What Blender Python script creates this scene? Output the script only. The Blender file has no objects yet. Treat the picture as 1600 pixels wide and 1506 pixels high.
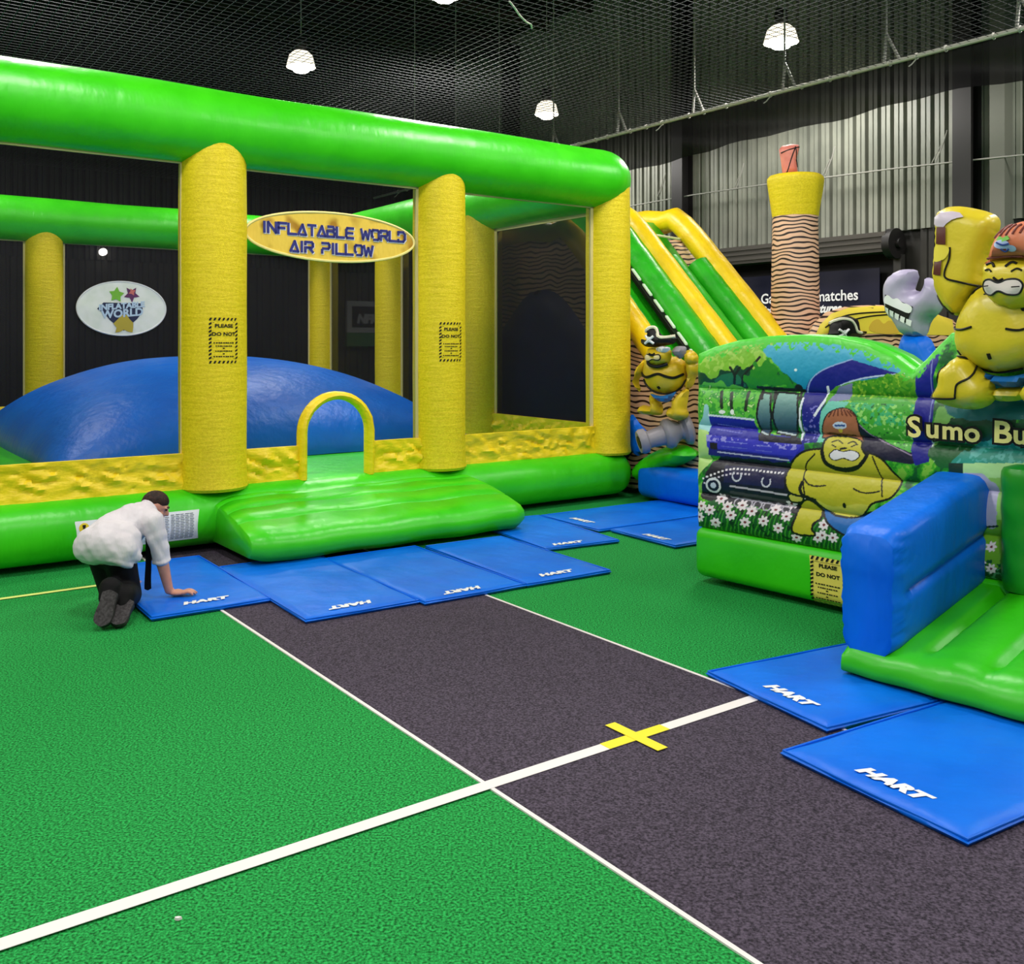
import bpy, bmesh, math, random
import numpy as np
from mathutils import Vector, Matrix, noise
from mathutils.geometry import delaunay_2d_cdt
random.seed(7)
PI = math.pi
scene = bpy.context.scene
COL = scene.collection

# ------------------------------------------------------------------ camera, world, lamps, exposure
CAM_H, FOC, CX, HOR = 1.65, 1500.0, 800.0, 537.0
cam_data = bpy.data.cameras.new('camera')
cam = bpy.data.objects.new('camera', cam_data)
COL.objects.link(cam)
cam.location = (0, 0, CAM_H)
cam.rotation_euler = (PI / 2, 0, 0)
cam_data.sensor_fit = 'HORIZONTAL'
cam_data.sensor_width = 36.0
cam_data.lens = FOC / 1600.0 * 36.0
cam_data.shift_y = -(753.0 - HOR) / 1600.0
cam_data.clip_end = 200
scene.camera = cam

world = bpy.data.worlds.new('hall_air')
scene.world = world
world.use_nodes = True
world.node_tree.nodes['Background'].inputs[0].default_value = (0.92, 0.96, 1.0, 1)
world.node_tree.nodes['Background'].inputs[1].default_value = 0.34

scene.view_settings.view_transform = 'Standard'
scene.view_settings.look = 'None'
scene.view_settings.gamma = 1.0
scene.view_settings.exposure = 0.0
scene.view_settings.use_curve_mapping = False

# hall frame: q runs along the front of the air pillow castle (right and away), t runs deeper into the hall
UX, UY = 0.8100, 0.5864
OX, OY = 1.03, 10.3
def H(q, t, z=0.0):
    return Vector((OX + UX * q - UY * t, OY + UY * q + UX * t, z))
def unH(x, y):
    dx, dy = x - OX, y - OY
    return (dx * UX + dy * UY, -dx * UY + dy * UX)

LAMP_E = 500.0
LAMPS_SEEN = [(-0.79, 6.25), (-0.54, 2.55), (4.2, 6.45), (4.26, 1.1)]
LAMP_Z = 6.0
def lamp_light(x, y, z, e):
    d = bpy.data.lights.new('lamp_light', 'SPOT')
    d.energy = e
    d.spot_size = math.radians(172)
    d.spot_blend = 0.35
    d.shadow_soft_size = 0.45
    d.color = (1.0, 0.97, 0.92)
    o = bpy.data.objects.new('lamp_light', d)
    COL.objects.link(o)
    o.location = (x, y, z)
    return o
# lamps of the same hall that hang outside the frame (behind and beside the camera)
for (q, t) in [(-5.6, 6.3), (-5.4, 2.0), (-5.4, -2.9), (-0.6, -2.2), (4.2, -4.2), (-10.2, -2.9), (-10.2, 2.2),
               (-0.6, -7.2), (-5.4, -8.0), (4.2, -9.4), (-10.2, -8.0)]:
    p = H(q, t, LAMP_Z)
    lamp_light(p.x, p.y, p.z, LAMP_E)

# ------------------------------------------------------------------ small helpers
def s2l(c):
    out = []
    for v in c:
        v = v / 255.0
        out.append(v / 12.92 if v <= 0.04045 else ((v + 0.055) / 1.055) ** 2.4)
    return tuple(out)
def rgba(c):
    return (*s2l(c), 1.0)

MATS = {}
def mat(name, col, rough=0.5, spec=0.5, col2=None, nscale=20.0, ndetail=3.0, bump=0.0, bscale=20.0, bstretch=(1, 1, 1), bdist=0.02,
        metal=0.0, emis=None, estr=0.0, bump2=0.0, b2scale=90.0, ramp=(0.35, 0.65)):
    if name in MATS:
        return MATS[name]
    m = bpy.data.materials.new(name)
    m.use_nodes = True
    nt = m.node_tree
    b = nt.nodes['Principled BSDF']
    b.inputs['Base Color'].default_value = rgba(col)
    b.inputs['Roughness'].default_value = rough
    b.inputs['Specular IOR Level'].default_value = spec
    b.inputs['Metallic'].default_value = metal
    tc = nt.nodes.new('ShaderNodeTexCoord')
    if col2 is not None:
        n = nt.nodes.new('ShaderNodeTexNoise')
        n.inputs['Scale'].default_value = nscale
        n.inputs['Detail'].default_value = ndetail
        nt.links.new(tc.outputs['Object'], n.inputs['Vector'])
        r = nt.nodes.new('ShaderNodeValToRGB')
        r.color_ramp.elements[0].position = ramp[0]
        r.color_ramp.elements[1].position = ramp[1]
        r.color_ramp.elements[0].color = rgba(col)
        r.color_ramp.elements[1].color = rgba(col2)
        nt.links.new(n.outputs['Fac'], r.inputs['Fac'])
        nt.links.new(r.outputs['Color'], b.inputs['Base Color'])
    last = None
    for (st, sc, strv) in ((bump, bscale, bstretch), (bump2, b2scale, (1, 1, 1))):
        if st <= 0:
            continue
        mp = nt.nodes.new('ShaderNodeMapping')
        mp.inputs['Scale'].default_value = strv
        nt.links.new(tc.outputs['Object'], mp.inputs['Vector'])
        n = nt.nodes.new('ShaderNodeTexNoise')
        n.inputs['Scale'].default_value = sc
        n.inputs['Detail'].default_value = 3.0
        nt.links.new(mp.outputs['Vector'], n.inputs['Vector'])
        bp = nt.nodes.new('ShaderNodeBump')
        bp.inputs['Strength'].default_value = st
        bp.inputs['Distance'].default_value = bdist
        nt.links.new(n.outputs['Fac'], bp.inputs['Height'])
        if last is not None:
            nt.links.new(last.outputs['Normal'], bp.inputs['Normal'])
        last = bp
    if last is not None:
        nt.links.new(last.outputs['Normal'], b.inputs['Normal'])
    if emis is not None:
        b.inputs['Emission Color'].default_value = rgba(emis)
        b.inputs['Emission Strength'].default_value = estr
    MATS[name] = m
    return m

def mat_print(name, rough=0.38):
    m = bpy.data.materials.new(name)
    m.use_nodes = True
    nt = m.node_tree
    b = nt.nodes['Principled BSDF']
    b.inputs['Roughness'].default_value = rough
    a = nt.nodes.new('ShaderNodeVertexColor')
    a.layer_name = 'Col'
    nt.links.new(a.outputs['Color'], b.inputs['Base Color'])
    tc = nt.nodes.new('ShaderNodeTexCoord')
    n = nt.nodes.new('ShaderNodeTexNoise')
    n.inputs['Scale'].default_value = 14
    nt.links.new(tc.outputs['Object'], n.inputs['Vector'])
    bp = nt.nodes.new('ShaderNodeBump')
    bp.inputs['Strength'].default_value = 0.25
    bp.inputs['Distance'].default_value = 0.03
    nt.links.new(n.outputs['Fac'], bp.inputs['Height'])
    nt.links.new(bp.outputs['Normal'], b.inputs['Normal'])
    return m

def mat_sheer(name, col, fac, rough=0.6):
    """sheer netting: a share of the light passes straight between the threads"""
    m = bpy.data.materials.new(name)
    m.use_nodes = True
    nt = m.node_tree
    out = nt.nodes['Material Output']
    b = nt.nodes['Principled BSDF']
    b.inputs['Base Color'].default_value = rgba(col)
    b.inputs['Roughness'].default_value = rough
    b.inputs['Specular IOR Level'].default_value = 0.2
    tr = nt.nodes.new('ShaderNodeBsdfTransparent')
    mx = nt.nodes.new('ShaderNodeMixShader')
    mx.inputs[0].default_value = fac
    nt.links.new(tr.outputs[0], mx.inputs[1])
    nt.links.new(b.outputs[0], mx.inputs[2])
    nt.links.new(mx.outputs[0], out.inputs['Surface'])
    return m

def mat_wood(name, base, line, scale=9.0, dist=3.0, width=0.3, dscale=1.2, warp=0.10, flip=False):
    """cartoon wood grain print: thin dark wavering lines across a pale plank colour"""
    m = bpy.data.materials.new(name)
    m.use_nodes = True
    nt = m.node_tree
    b = nt.nodes['Principled BSDF']
    b.inputs['Roughness'].default_value = 0.45
    tc = nt.nodes.new('ShaderNodeTexCoord')
    w = nt.nodes.new('ShaderNodeTexWave')
    w.wave_type = 'BANDS'
    w.bands_direction = 'Z'
    w.inputs['Scale'].default_value = scale
    w.inputs['Distortion'].default_value = dist
    w.inputs['Detail'].default_value = 0.6
    w.inputs['Detail Scale'].default_value = dscale
    nt.links.new(tc.outputs['Object'], w.inputs['Vector'])
    r = nt.nodes.new('ShaderNodeValToRGB')
    r.color_ramp.elements[0].position = width
    r.color_ramp.elements[1].position = width + 0.12
    r.color_ramp.elements[0].color = rgba(line)
    r.color_ramp.elements[1].color = rgba(base)
    nt.links.new(w.outputs['Fac'], r.inputs['Fac'])
    nt.links.new(r.outputs['Color'], b.inputs['Base Color'])
    return m

def link(o, parent=None):
    COL.objects.link(o)
    if parent is not None:
        o.parent = parent
        mw = Matrix.Identity(4)
        p = parent
        chain = []
        while p is not None:
            chain.append(p)
            p = p.parent
        for c in reversed(chain):
            mw = mw @ c.matrix_parent_inverse @ Matrix.LocRotScale(c.location, c.rotation_euler, c.scale)
        o.matrix_parent_inverse = mw.inverted()
    return o

class MB:
    def __init__(self):
        self.v, self.f, self.c, self.mi = [], [], None, []
    def add(self, verts, faces, mi=0):
        n = len(self.v)
        self.v.extend([tuple(p) for p in verts])
        self.f.extend([tuple(i + n for i in fc) for fc in faces])
        self.mi.extend([mi] * len(faces))
        return self
    def box(self, x0, x1, y0, y1, z0, z1, fn=None, mi=0):
        vs = [(x, y, z) for z in (z0, z1) for y in (y0, y1) for x in (x0, x1)]
        if fn:
            vs = [fn(*p) for p in vs]
        self.add(vs, [(0, 2, 3, 1), (4, 5, 7, 6), (0, 1, 5, 4), (2, 6, 7, 3), (0, 4, 6, 2), (1, 3, 7, 5)], mi)
        return self
    def tube(self, pts, rad, seg=12, closed=False, caps=True, mi=0, up=None, flat=1.0):
        pts = [Vector(p) for p in pts]
        n = len(pts)
        rads = rad if isinstance(rad, (list, tuple)) else [rad] * n
        verts = []
        prevn = None
        for i, p in enumerate(pts):
            if closed:
                d = pts[(i + 1) % n] - pts[i - 1]
            else:
                d = pts[min(i + 1, n - 1)] - pts[max(i - 1, 0)]
            d.normalize()
            if prevn is None:
                ref = Vector(up) if up is not None else (Vector((0, 0, 1)) if abs(d.z) < 0.9 else Vector((1, 0, 0)))
                nn = (ref - d * ref.dot(d)).normalized()
            else:
                nn = (prevn - d * prevn.dot(d)).normalized()
            prevn = nn
            bb = d.cross(nn)
            for k in range(seg):
                a = 2 * PI * k / seg
                verts.append(p + nn * (math.cos(a) * rads[i] * flat) + bb * (math.sin(a) * rads[i]))
        faces = []
        m = n if closed else n - 1
        for i in range(m):
            for k in range(seg):
                a, b2 = i * seg + k, i * seg + (k + 1) % seg
                c, d2 = ((i + 1) % n) * seg + (k + 1) % seg, ((i + 1) % n) * seg + k
                faces.append((a, b2, c, d2))
        if caps and not closed:
            faces.append(tuple(range(seg))[::-1])
            faces.append(tuple((n - 1) * seg + k for k in range(seg)))
        return self.add(verts, faces, mi)
    def build(self, name, mats, parent=None, smooth=True, sharp=40):
        me = bpy.data.meshes.new(name)
        me.from_pydata(self.v, [], self.f)
        if not isinstance(mats, (list, tuple)):
            mats = [mats]
        for m in mats:
            me.materials.append(m)
        if len(mats) > 1:
            me.polygons.foreach_set('material_index', self.mi)
        bm = bmesh.new()
        bm.from_mesh(me)
        bmesh.ops.recalc_face_normals(bm, faces=bm.faces)
        bm.to_mesh(me)
        bm.free()
        if smooth:
            me.polygons.foreach_set('use_smooth', [True] * len(me.polygons))
            try:
                me.set_sharp_from_angle(angle=math.radians(sharp))
            except Exception:
                pass
        me.update()
        o = bpy.data.objects.new(name, me)
        return link(o, parent)

def empty(name, loc):
    o = bpy.data.objects.new(name, None)
    o.empty_display_size = 0.2
    COL.objects.link(o)
    o.location = loc
    return o
def tag(o, label=None, cat=None, group=None, kind=None):
    if label: o['label'] = label
    if cat: o['category'] = cat
    if group: o['group'] = group
    if kind: o['kind'] = kind
    return o

def bevel_obj(o, width, seg=4, angle=30):
    """bevels an object's mesh in place"""
    bm = bmesh.new()
    bm.from_mesh(o.data)
    es = [e for e in bm.edges if len(e.link_faces) == 2 and e.calc_face_angle(0) > math.radians(angle)]
    bmesh.ops.bevel(bm, geom=es, offset=width, segments=seg, profile=0.5, affect='EDGES', clamp_overlap=True)
    bmesh.ops.recalc_face_normals(bm, faces=bm.faces)
    bm.to_mesh(o.data)
    bm.free()
    o.data.polygons.foreach_set('use_smooth', [True] * len(o.data.polygons))
    try:
        o.data.set_sharp_from_angle(angle=math.radians(60))
    except Exception:
        pass
    return o

def bake(o):
    dg = bpy.context.evaluated_depsgraph_get()
    dg.update()
    me = bpy.data.meshes.new_from_object(o.evaluated_get(dg))
    old = o.data
    o.modifiers.clear()
    o.data = me
    return o

def catmull(pts, closed=True, n=6):
    P = [np.array(p, float) for p in pts]
    out = []
    m = len(P)
    rng = range(m) if closed else range(m - 1)
    for i in rng:
        if closed:
            p0, p1, p2, p3 = P[i - 1], P[i], P[(i + 1) % m], P[(i + 2) % m]
        else:
            p0, p1, p2, p3 = P[max(i - 1, 0)], P[i], P[i + 1], P[min(i + 2, m - 1)]
        for k in range(n):
            t = k / n
            out.append(0.5 * (2 * p1 + (p2 - p0) * t + (2 * p0 - 5 * p1 + 4 * p2 - p3) * t * t + (3 * p1 - p0 - 3 * p2 + p3) * t ** 3))
    if not closed:
        out.append(P[-1])
    return [tuple(p) for p in out]

def inside(poly, X, Y):
    """even-odd test of numpy points in a polygon"""
    r = np.zeros(X.shape, bool)
    n = len(poly)
    for i in range(n):
        x1, y1 = poly[i]
        x2, y2 = poly[(i + 1) % n]
        if y1 == y2:
            continue
        c = ((y1 > Y) != (y2 > Y)) & (X < (x2 - x1) * (Y - y1) / (y2 - y1) + x1)
        r ^= c
    return r
def segdist(poly, X, Y, closed=True):
    d = np.full(X.shape, 1e9)
    n = len(poly)
    for i in range(n if closed else n - 1):
        x1, y1 = poly[i]
        x2, y2 = poly[(i + 1) % n]
        dx, dy = x2 - x1, y2 - y1
        L = dx * dx + dy * dy + 1e-12
        tt = np.clip(((X - x1) * dx + (Y - y1) * dy) / L, 0, 1)
        d = np.minimum(d, np.hypot(X - x1 - tt * dx, Y - y1 - tt * dy))
    return d

def fill2d(poly, spacing):
    """clean triangle fill of an outline with interior points; returns verts(2d), tris, n boundary"""
    poly = [tuple(p) for p in poly]
    xs = [p[0] for p in poly]
    ys = [p[1] for p in poly]
    gx = np.arange(min(xs) + spacing * 0.5, max(xs), spacing)
    gy = np.arange(min(ys) + spacing * 0.5, max(ys), spacing)
    pts = []
    if len(gx) and len(gy):
        X, Y = np.meshgrid(gx, gy)
        X = X + (np.arange(len(gy)) % 2)[:, None] * spacing * 0.5
        ok = inside(poly, X, Y) & (segdist(poly, X, Y) > spacing * 0.45)
        pts = list(zip(X[ok].tolist(), Y[ok].tolist()))
    vs = [Vector(p) for p in poly + pts]
    n = len(poly)
    r = delaunay_2d_cdt(vs, [(i, (i + 1) % n) for i in range(n)], [list(range(n))], 1, 1e-6)
    return [(p.x, p.y) for p in r[0]], [tuple(t) for t in r[2]]

def puff_h(poly, depth, R):
    def h(X, Y):
        X = np.asarray(X, float)
        Y = np.asarray(Y, float)
        d = segdist(poly, X, Y)
        d = np.where(inside(poly, X, Y), d, 0.0)
        k = np.clip(d / R, 0, 1)
        return depth * np.sqrt(np.clip(1 - (1 - k) ** 2, 0, 1))
    return h
def puff(mb, poly, depth, R, fn, spacing, back=0.6, lift=0.0, mi=0):
    """inflated cushion over an outline. fn(x,y,h) maps to 3D (h = towards the viewer side)"""
    v2, tris = fill2d(poly, spacing)
    X = np.array([p[0] for p in v2])
    Y = np.array([p[1] for p in v2])
    h = puff_h(poly, depth, R)(X, Y)
    n = len(v2)
    front = [fn(X[i], Y[i], lift + h[i]) for i in range(n)]
    onb = [h[i] < 1e-4 * depth + 1e-9 for i in range(n)]
    vs = list(front)
    bi = list(range(n))
    for i in range(n):
        if not onb[i]:
            bi[i] = len(vs)
            vs.append(fn(X[i], Y[i], lift - back * h[i]))
    faces = list(tris)
    for t in tris:
        faces.append(tuple(bi[k] for k in reversed(t)))
    mb.add(vs, faces, mi)
    return mb
def decal(mb, poly, fn, spacing, lift=0.004, hf=None, mi=0):
    v2, tris = fill2d(poly, spacing)
    X = np.array([p[0] for p in v2])
    Y = np.array([p[1] for p in v2])
    h = hf(X, Y) if hf is not None else np.zeros(len(v2))
    mb.add([fn(X[i], Y[i], h[i] + lift) for i in range(len(v2))], tris, mi)
    return mb
def stroke(mb, pts, w, fn, hf=None, lift=0.0, seg=6, mi=0, closed=False, smooth=5):
    p2 = catmull(pts, closed, smooth)
    X = np.array([p[0] for p in p2])
    Y = np.array([p[1] for p in p2])
    h = hf(X, Y) if hf is not None else np.zeros(len(p2))
    mb.tube([fn(X[i], Y[i], h[i] + lift) for i in range(len(p2))], w / 2, seg, closed, True, mi)
    return mb

def text2d(s, size, offset=0.0, shear=0.0, align='CENTER'):
    cu = bpy.data.curves.new('lettering', 'FONT')
    cu.body = s
    cu.size = size
    cu.align_x = align
    cu.align_y = 'CENTER'
    cu.offset = offset
    cu.shear = shear
    cu.resolution_u = 3
    o = bpy.data.objects.new('lettering', cu)
    COL.objects.link(o)
    dg = bpy.context.evaluated_depsgraph_get()
    dg.update()
    me = bpy.data.meshes.new_from_object(o.evaluated_get(dg))
    vs = [(v.co.x, v.co.y) for v in me.vertices]
    fs = [tuple(p.vertices) for p in me.polygons]
    bpy.data.objects.remove(o)
    bpy.data.curves.remove(cu)
    bpy.data.meshes.remove(me)
    return vs, fs
def add_text(mb, s, size, fn, offset=0.0, shear=0.0, x=0.0, y=0.0, sx=1.0, lift=0.004, align='CENTER', mi=0, rot=0.0):
    vs, fs = text2d(s, size, offset, shear, align)
    c, sn = math.cos(rot), math.sin(rot)
    mb.add([fn(x + (p[0] * sx) * c - p[1] * sn, y + (p[0] * sx) * sn + p[1] * c, lift) for p in vs], fs, mi)
    return mb

# pixel helpers: where the photograph's pixel meets a real plane of the hall (used only to measure positions)
def ground(px, py, z=0.0):
    Y = FOC * (CAM_H - z) / (py - HOR)
    return Vector(((px - CX) / FOC * Y, Y, z))
class VPlane:
    """a vertical plane through (x0,y0) running along direction (wx,wy); coordinates (a along, z up, n towards the camera)"""
    def __init__(self, x0, y0, wx, wy):
        L = math.hypot(wx, wy)
        self.x0, self.y0, self.wx, self.wy = x0, y0, wx / L, wy / L
        nx, ny = self.wy, -self.wx
        if nx * (0 - x0) + ny * (0 - y0) < 0:
            nx, ny = -nx, -ny
        self.nx, self.ny = nx, ny
    def at(self, px, py):
        k = (px - CX) / FOC
        a = (k * self.y0 - self.x0) / (self.wx - k * self.wy)
        Y = self.y0 + a * self.wy
        return (a, CAM_H - (py - HOR) * Y / FOC)
    def fn(self, a, z, h=0.0):
        return Vector((self.x0 + self.wx * a + self.nx * h, self.y0 + self.wy * a + self.ny * h, z))
    def poly(self, pts):
        return [self.at(*p) for p in pts]
    def shift(self, off):
        """parallel plane nearer the viewer; heights stay measured from the first plane"""
        s = VPlane(self.x0 + self.nx * off, self.y0 + self.ny * off, self.wx, self.wy)
        s.nx, s.ny = self.nx, self.ny
        s.fn = lambda a, z, h=0.0: VPlane.fn(s, a, z, h - off)
        return s
    def px(self, a, z):
        x = self.x0 + self.wx * a
        y = self.y0 + self.wy * a
        return CX + FOC * x / y, HOR - FOC * (z - CAM_H) / y
# ------------------------------------------------------------------ materials of the hall
M_TURF = mat('green_turf', (0, 84, 26), 0.9, 0.2, (44, 182, 86), 110.0, 4.0, 0.5, 160.0, bdist=0.01, ramp=(0.36, 0.66))
M_DARK = mat('charcoal_turf', (36, 31, 40), 0.9, 0.2, (92, 82, 98), 110.0, 4.0, 0.5, 160.0, bdist=0.01, ramp=(0.34, 0.68))
M_TAPE = mat('white_tape', (232, 226, 222), 0.6, 0.3)
M_YTAPE = mat('yellow_tape', (240, 222, 50), 0.6, 0.3)
M_STEEL = mat('sheet_steel', (112, 115, 105), 0.45, 0.4, (136, 138, 126), 1.2, 3.0, metal=0.0)
M_DSTEEL = mat('dark_sheet', (34, 33, 32), 0.6, 0.3, (48, 46, 42), 2.0)
M_BEAM = mat('dark_beam', (24, 22, 22), 0.5, 0.4)
M_ROOF = mat('roof_lining', (28, 24, 24), 0.9, 0.1, (44, 37, 32), 0.8)
M_PURLIN = mat('roof_purlin', (58, 48, 40), 0.7, 0.3)
M_NETCORD = mat('net_cord', (64, 64, 66), 0.8, 0.2)
M_BLACKNET = mat_sheer('black_netting', (13, 11, 13), 0.90)
M_ROPE = mat('grey_rope', (196, 192, 184), 0.7, 0.3)
M_PIPE = mat('galvanised', (150, 148, 142), 0.4, 0.5)
M_NAVY = mat('navy_banner', (6, 8, 42), 0.5, 0.4)
M_WHITE = mat('white_print', (236, 236, 238), 0.5, 0.3)
M_BLACK = mat('black_print', (14, 12, 12), 0.5, 0.3)

# floor and its coloured strips
mb = MB()
mb.box(-22, 14, -2, 30, -0.3, 0.0)
tag(mb.build('floor', M_TURF, smooth=False), kind='structure')
mb = MB()
def qt_strip(mb, q0, q1, t0, t1, z0, z1):
    mb.box(q0, q1, t0, t1, z0, z1, fn=lambda a, b, c: H(a, b, c))
qt_strip(mb, -4.84, -3.33, -11.0, 0.2, -0.02, 0.004)
tag(mb.build('floor_strip', M_DARK, smooth=False), kind='structure')
for q in (-4.85, -3.325):
    mb = MB()
    qt_strip(mb, q - 0.0085, q + 0.0085, -11.0, 0.2, -0.02, 0.006)
    tag(mb.build('trim_1' if q < -4 else 'trim_2', M_TAPE, smooth=False), kind='structure')

# tape lines
mb = MB()
qt_strip(mb, -8.6, -2.9, -4.82, -4.76, 0.0061, 0.0075)
o = mb.build('floor_line_tape', M_TAPE, smooth=False)
tag(o, 'long white tape line crossing the green and charcoal turf in the foreground', 'tape line')
mb = MB()
qt_strip(mb, -12.0, -5.25, -0.81, -0.765, 0.004, 0.0055)
o = mb.build('floor_line_tape', mat('cream_tape', (226, 236, 130), 0.6, 0.3), smooth=False)
tag(o, 'pale yellow floor line ending at the kneeling person', 'tape line')
cx = ground(990, 1152)
cq, ct = unH(cx.x, cx.y)
ct = -4.79
cross = empty('tape_cross', (cx.x, cx.y, 0.0))
tag(cross, 'yellow tape cross stuck over the white line on the charcoal turf', 'tape mark')
mb = MB(); qt_strip(mb, cq - 0.17, cq + 0.17, ct - 0.031, ct + 0.031, 0.0076, 0.009); mb.build('tape_strip', M_YTAPE, cross, False)
mb = MB(); qt_strip(mb, cq - 0.028, cq + 0.028, ct - 0.16, ct + 0.16, 0.0091, 0.0105); mb.build('tape_strip', M_YTAPE, cross, False)
# a scrap of paper lying on the turf
g = ground(278, 1437)
mb = MB()
pts = [(0.011 * math.cos(a) * (1 + 0.3 * math.sin(3 * a)), 0.006 * math.sin(a)) for a in [k * PI / 5 for k in range(10)]]
mb.add([(g.x + p[0], g.y + p[1], 0.001) for p in pts] + [(g.x + p[0] * .8, g.y + p[1] * .8, 0.008 + 0.003 * math.sin(9 * p[0])) for p in pts],
       [tuple(range(10))[::-1], tuple(range(10, 20))] + [(i, (i + 1) % 10, 10 + (i + 1) % 10, 10 + i) for i in range(10)])
tag(mb.build('paper_scrap', M_TAPE), 'tiny white scrap lying on the green turf near the white line', 'litter')

# walls: ribbed sheet above, dark lining below
QW, TW, SHEET_Z, ROOF_Z = 6.0, 12.4, 3.3, 8.6
def ribbed(mb, a0, a1, z0, z1, fn, pitch=0.21, depth=0.085):
    prof = []
    n = int((a1 - a0) / pitch)
    for i in range(n):
        a = a0 + i * pitch
        prof += [(a, 0.0), (a + pitch * 0.16, 0.0), (a + pitch * 0.24, depth), (a + pitch * 0.52, depth), (a + pitch * 0.56, depth * .6), (a + pitch * 0.62, depth), (a + pitch * 0.93, depth)]
    vs, fs = [], []
    for (a, d) in prof:
        vs.append(fn(a, d, z0)); vs.append(fn(a, d, z1))
    for i in range(len(prof) - 1):
        fs.append((2 * i, 2 * i + 2, 2 * i + 3, 2 * i + 1))
    mb.add(vs, fs)
fr = lambda a, d, z: H(QW - d, a, z)
fb = lambda a, d, z: H(a, TW - d, z)
mb = MB(); ribbed(mb, -12, TW + 0.2, SHEET_Z, ROOF_Z, fr)
mb.box(QW + 0.02, QW + 0.15, -12, TW + 0.2, SHEET_Z, ROOF_Z, fn=lambda q, t, z: H(q, t, z))
tag(mb.build('wall_right', M_STEEL, smooth=False), kind='structure')
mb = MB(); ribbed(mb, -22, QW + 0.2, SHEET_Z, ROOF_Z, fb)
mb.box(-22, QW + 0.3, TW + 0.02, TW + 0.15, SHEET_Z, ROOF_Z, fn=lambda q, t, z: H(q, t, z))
tag(mb.build('wall_back', mat('shaded_sheet', (44, 44, 45), 0.75, 0.2, (54, 54, 53), 1.5), smooth=False), kind='structure')  # ribbed sheet again, its colour darkened to stand for the unlit back wall
# lower lining with the roller door opening (t 0.9 .. 3.5)
mb = MB()
ribbed(mb, -12, 0.2, 0, SHEET_Z, fr, 0.3, 0.05)
ribbed(mb, 3.75, TW, 0, SHEET_Z, fr, 0.3, 0.05)
mb.box(QW + 0.02, QW + 0.2, -12, TW, 0, SHEET_Z, fn=lambda q, t, z: H(q, t, z))
tag(mb.build('wall_lining_right', M_DSTEEL, smooth=False), kind='structure')
mb = MB(); ribbed(mb, -22, QW, 0, SHEET_Z, fb, 0.3, 0.05)
tag(mb.build('wall_lining_back', M_DSTEEL, smooth=False), kind='structure')
# roof
mb = MB(); mb.box(-24, QW + 0.3, -12, TW + 0.2, ROOF_Z, ROOF_Z + 0.1, fn=lambda q, t, z: H(q, t, z))
tag(mb.build('ceiling', M_ROOF, smooth=False), kind='structure')
mb = MB()
for k in range(17):
    t = -11 + k * 1.4
    mb.box(-23, QW, t - 0.05, t + 0.05, ROOF_Z - 0.2, ROOF_Z, fn=lambda q, t, z: H(q, t, z))
tag(mb.build('trim_3', M_PURLIN, smooth=False), kind='structure')
for i, t in enumerate((-6.1, -0.8, 4.5, 9.8)):
    mb = MB()
    for (d0, d1, w) in ((0.0, 0.05, 0.13), (0.05, 0.26, 0.03), (0.26, 0.31, 0.13)):
        mb.box(QW - 0.05 - d1, QW - 0.05 - d0, t - w, t + w, 0, ROOF_Z - 0.25, fn=lambda q, t, z: H(q, t, z))
    mb.box(-22, QW - 0.36, t - 0.09, t + 0.09, ROOF_Z - 0.62, ROOF_Z - 0.22, fn=lambda q, t, z: H(q, t, z))
    tag(mb.build('trim_%d' % (4 + i), M_BEAM, smooth=False), kind='structure')
mb = MB()
for t in (-1.25,):
    mb.box(QW - 0.3, QW - 0.05, t - 0.1, t + 0.1, 0, ROOF_Z - 0.3, fn=lambda q, t, z: H(q, t, z))
tag(mb.build('trim_8', mat('grey_post', (96, 98, 88), 0.5), smooth=False), kind='structure')

# roller door: dark recess, drum housing and guide rails
mb = MB()
mb.box(QW - 0.035, QW - 0.01, 0.35, 3.6, 0, 3.02, fn=lambda q, t, z: H(q, t, z))
dd = mb.build('door_1', mat('door_dark', (12, 12, 15), 0.6, 0.3), smooth=False)
tag(dd, kind='structure')
mb = MB()
mb.box(QW - 0.42, QW - 0.06, 0.3, 3.75, 2.98, 3.27, fn=lambda q, t, z: H(q, t, z))
for z in (3.03, 3.12, 3.2):
    mb.box(QW - 0.44, QW - 0.42, 0.3, 3.75, z, z + 0.03, fn=lambda q, t, z: H(q, t, z))
mb.build('drum_housing', mat('housing_steel', (62, 58, 52), 0.5), dd, False)
mb = MB()
mb.tube([H(QW - 0.25, 0.22, 3.1), H(QW - 0.25, 0.34, 3.1)], 0.22, 24)
mb.tube([H(QW - 0.25, 0.16, 3.1), H(QW - 0.25, 0.23, 3.1)], 0.07, 16)
mb.build('drum_end', M_BEAM, dd)
for t in (0.28, 3.62):
    mb = MB()
    mb.box(QW - 0.16, QW - 0.05, t - 0.06, t + 0.06, 0, 2.95, fn=lambda q, t, z: H(q, t, z))
    mb.build('guide_rail', mat('rail_steel', (52, 50, 48), 0.5), dd, False)

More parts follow.
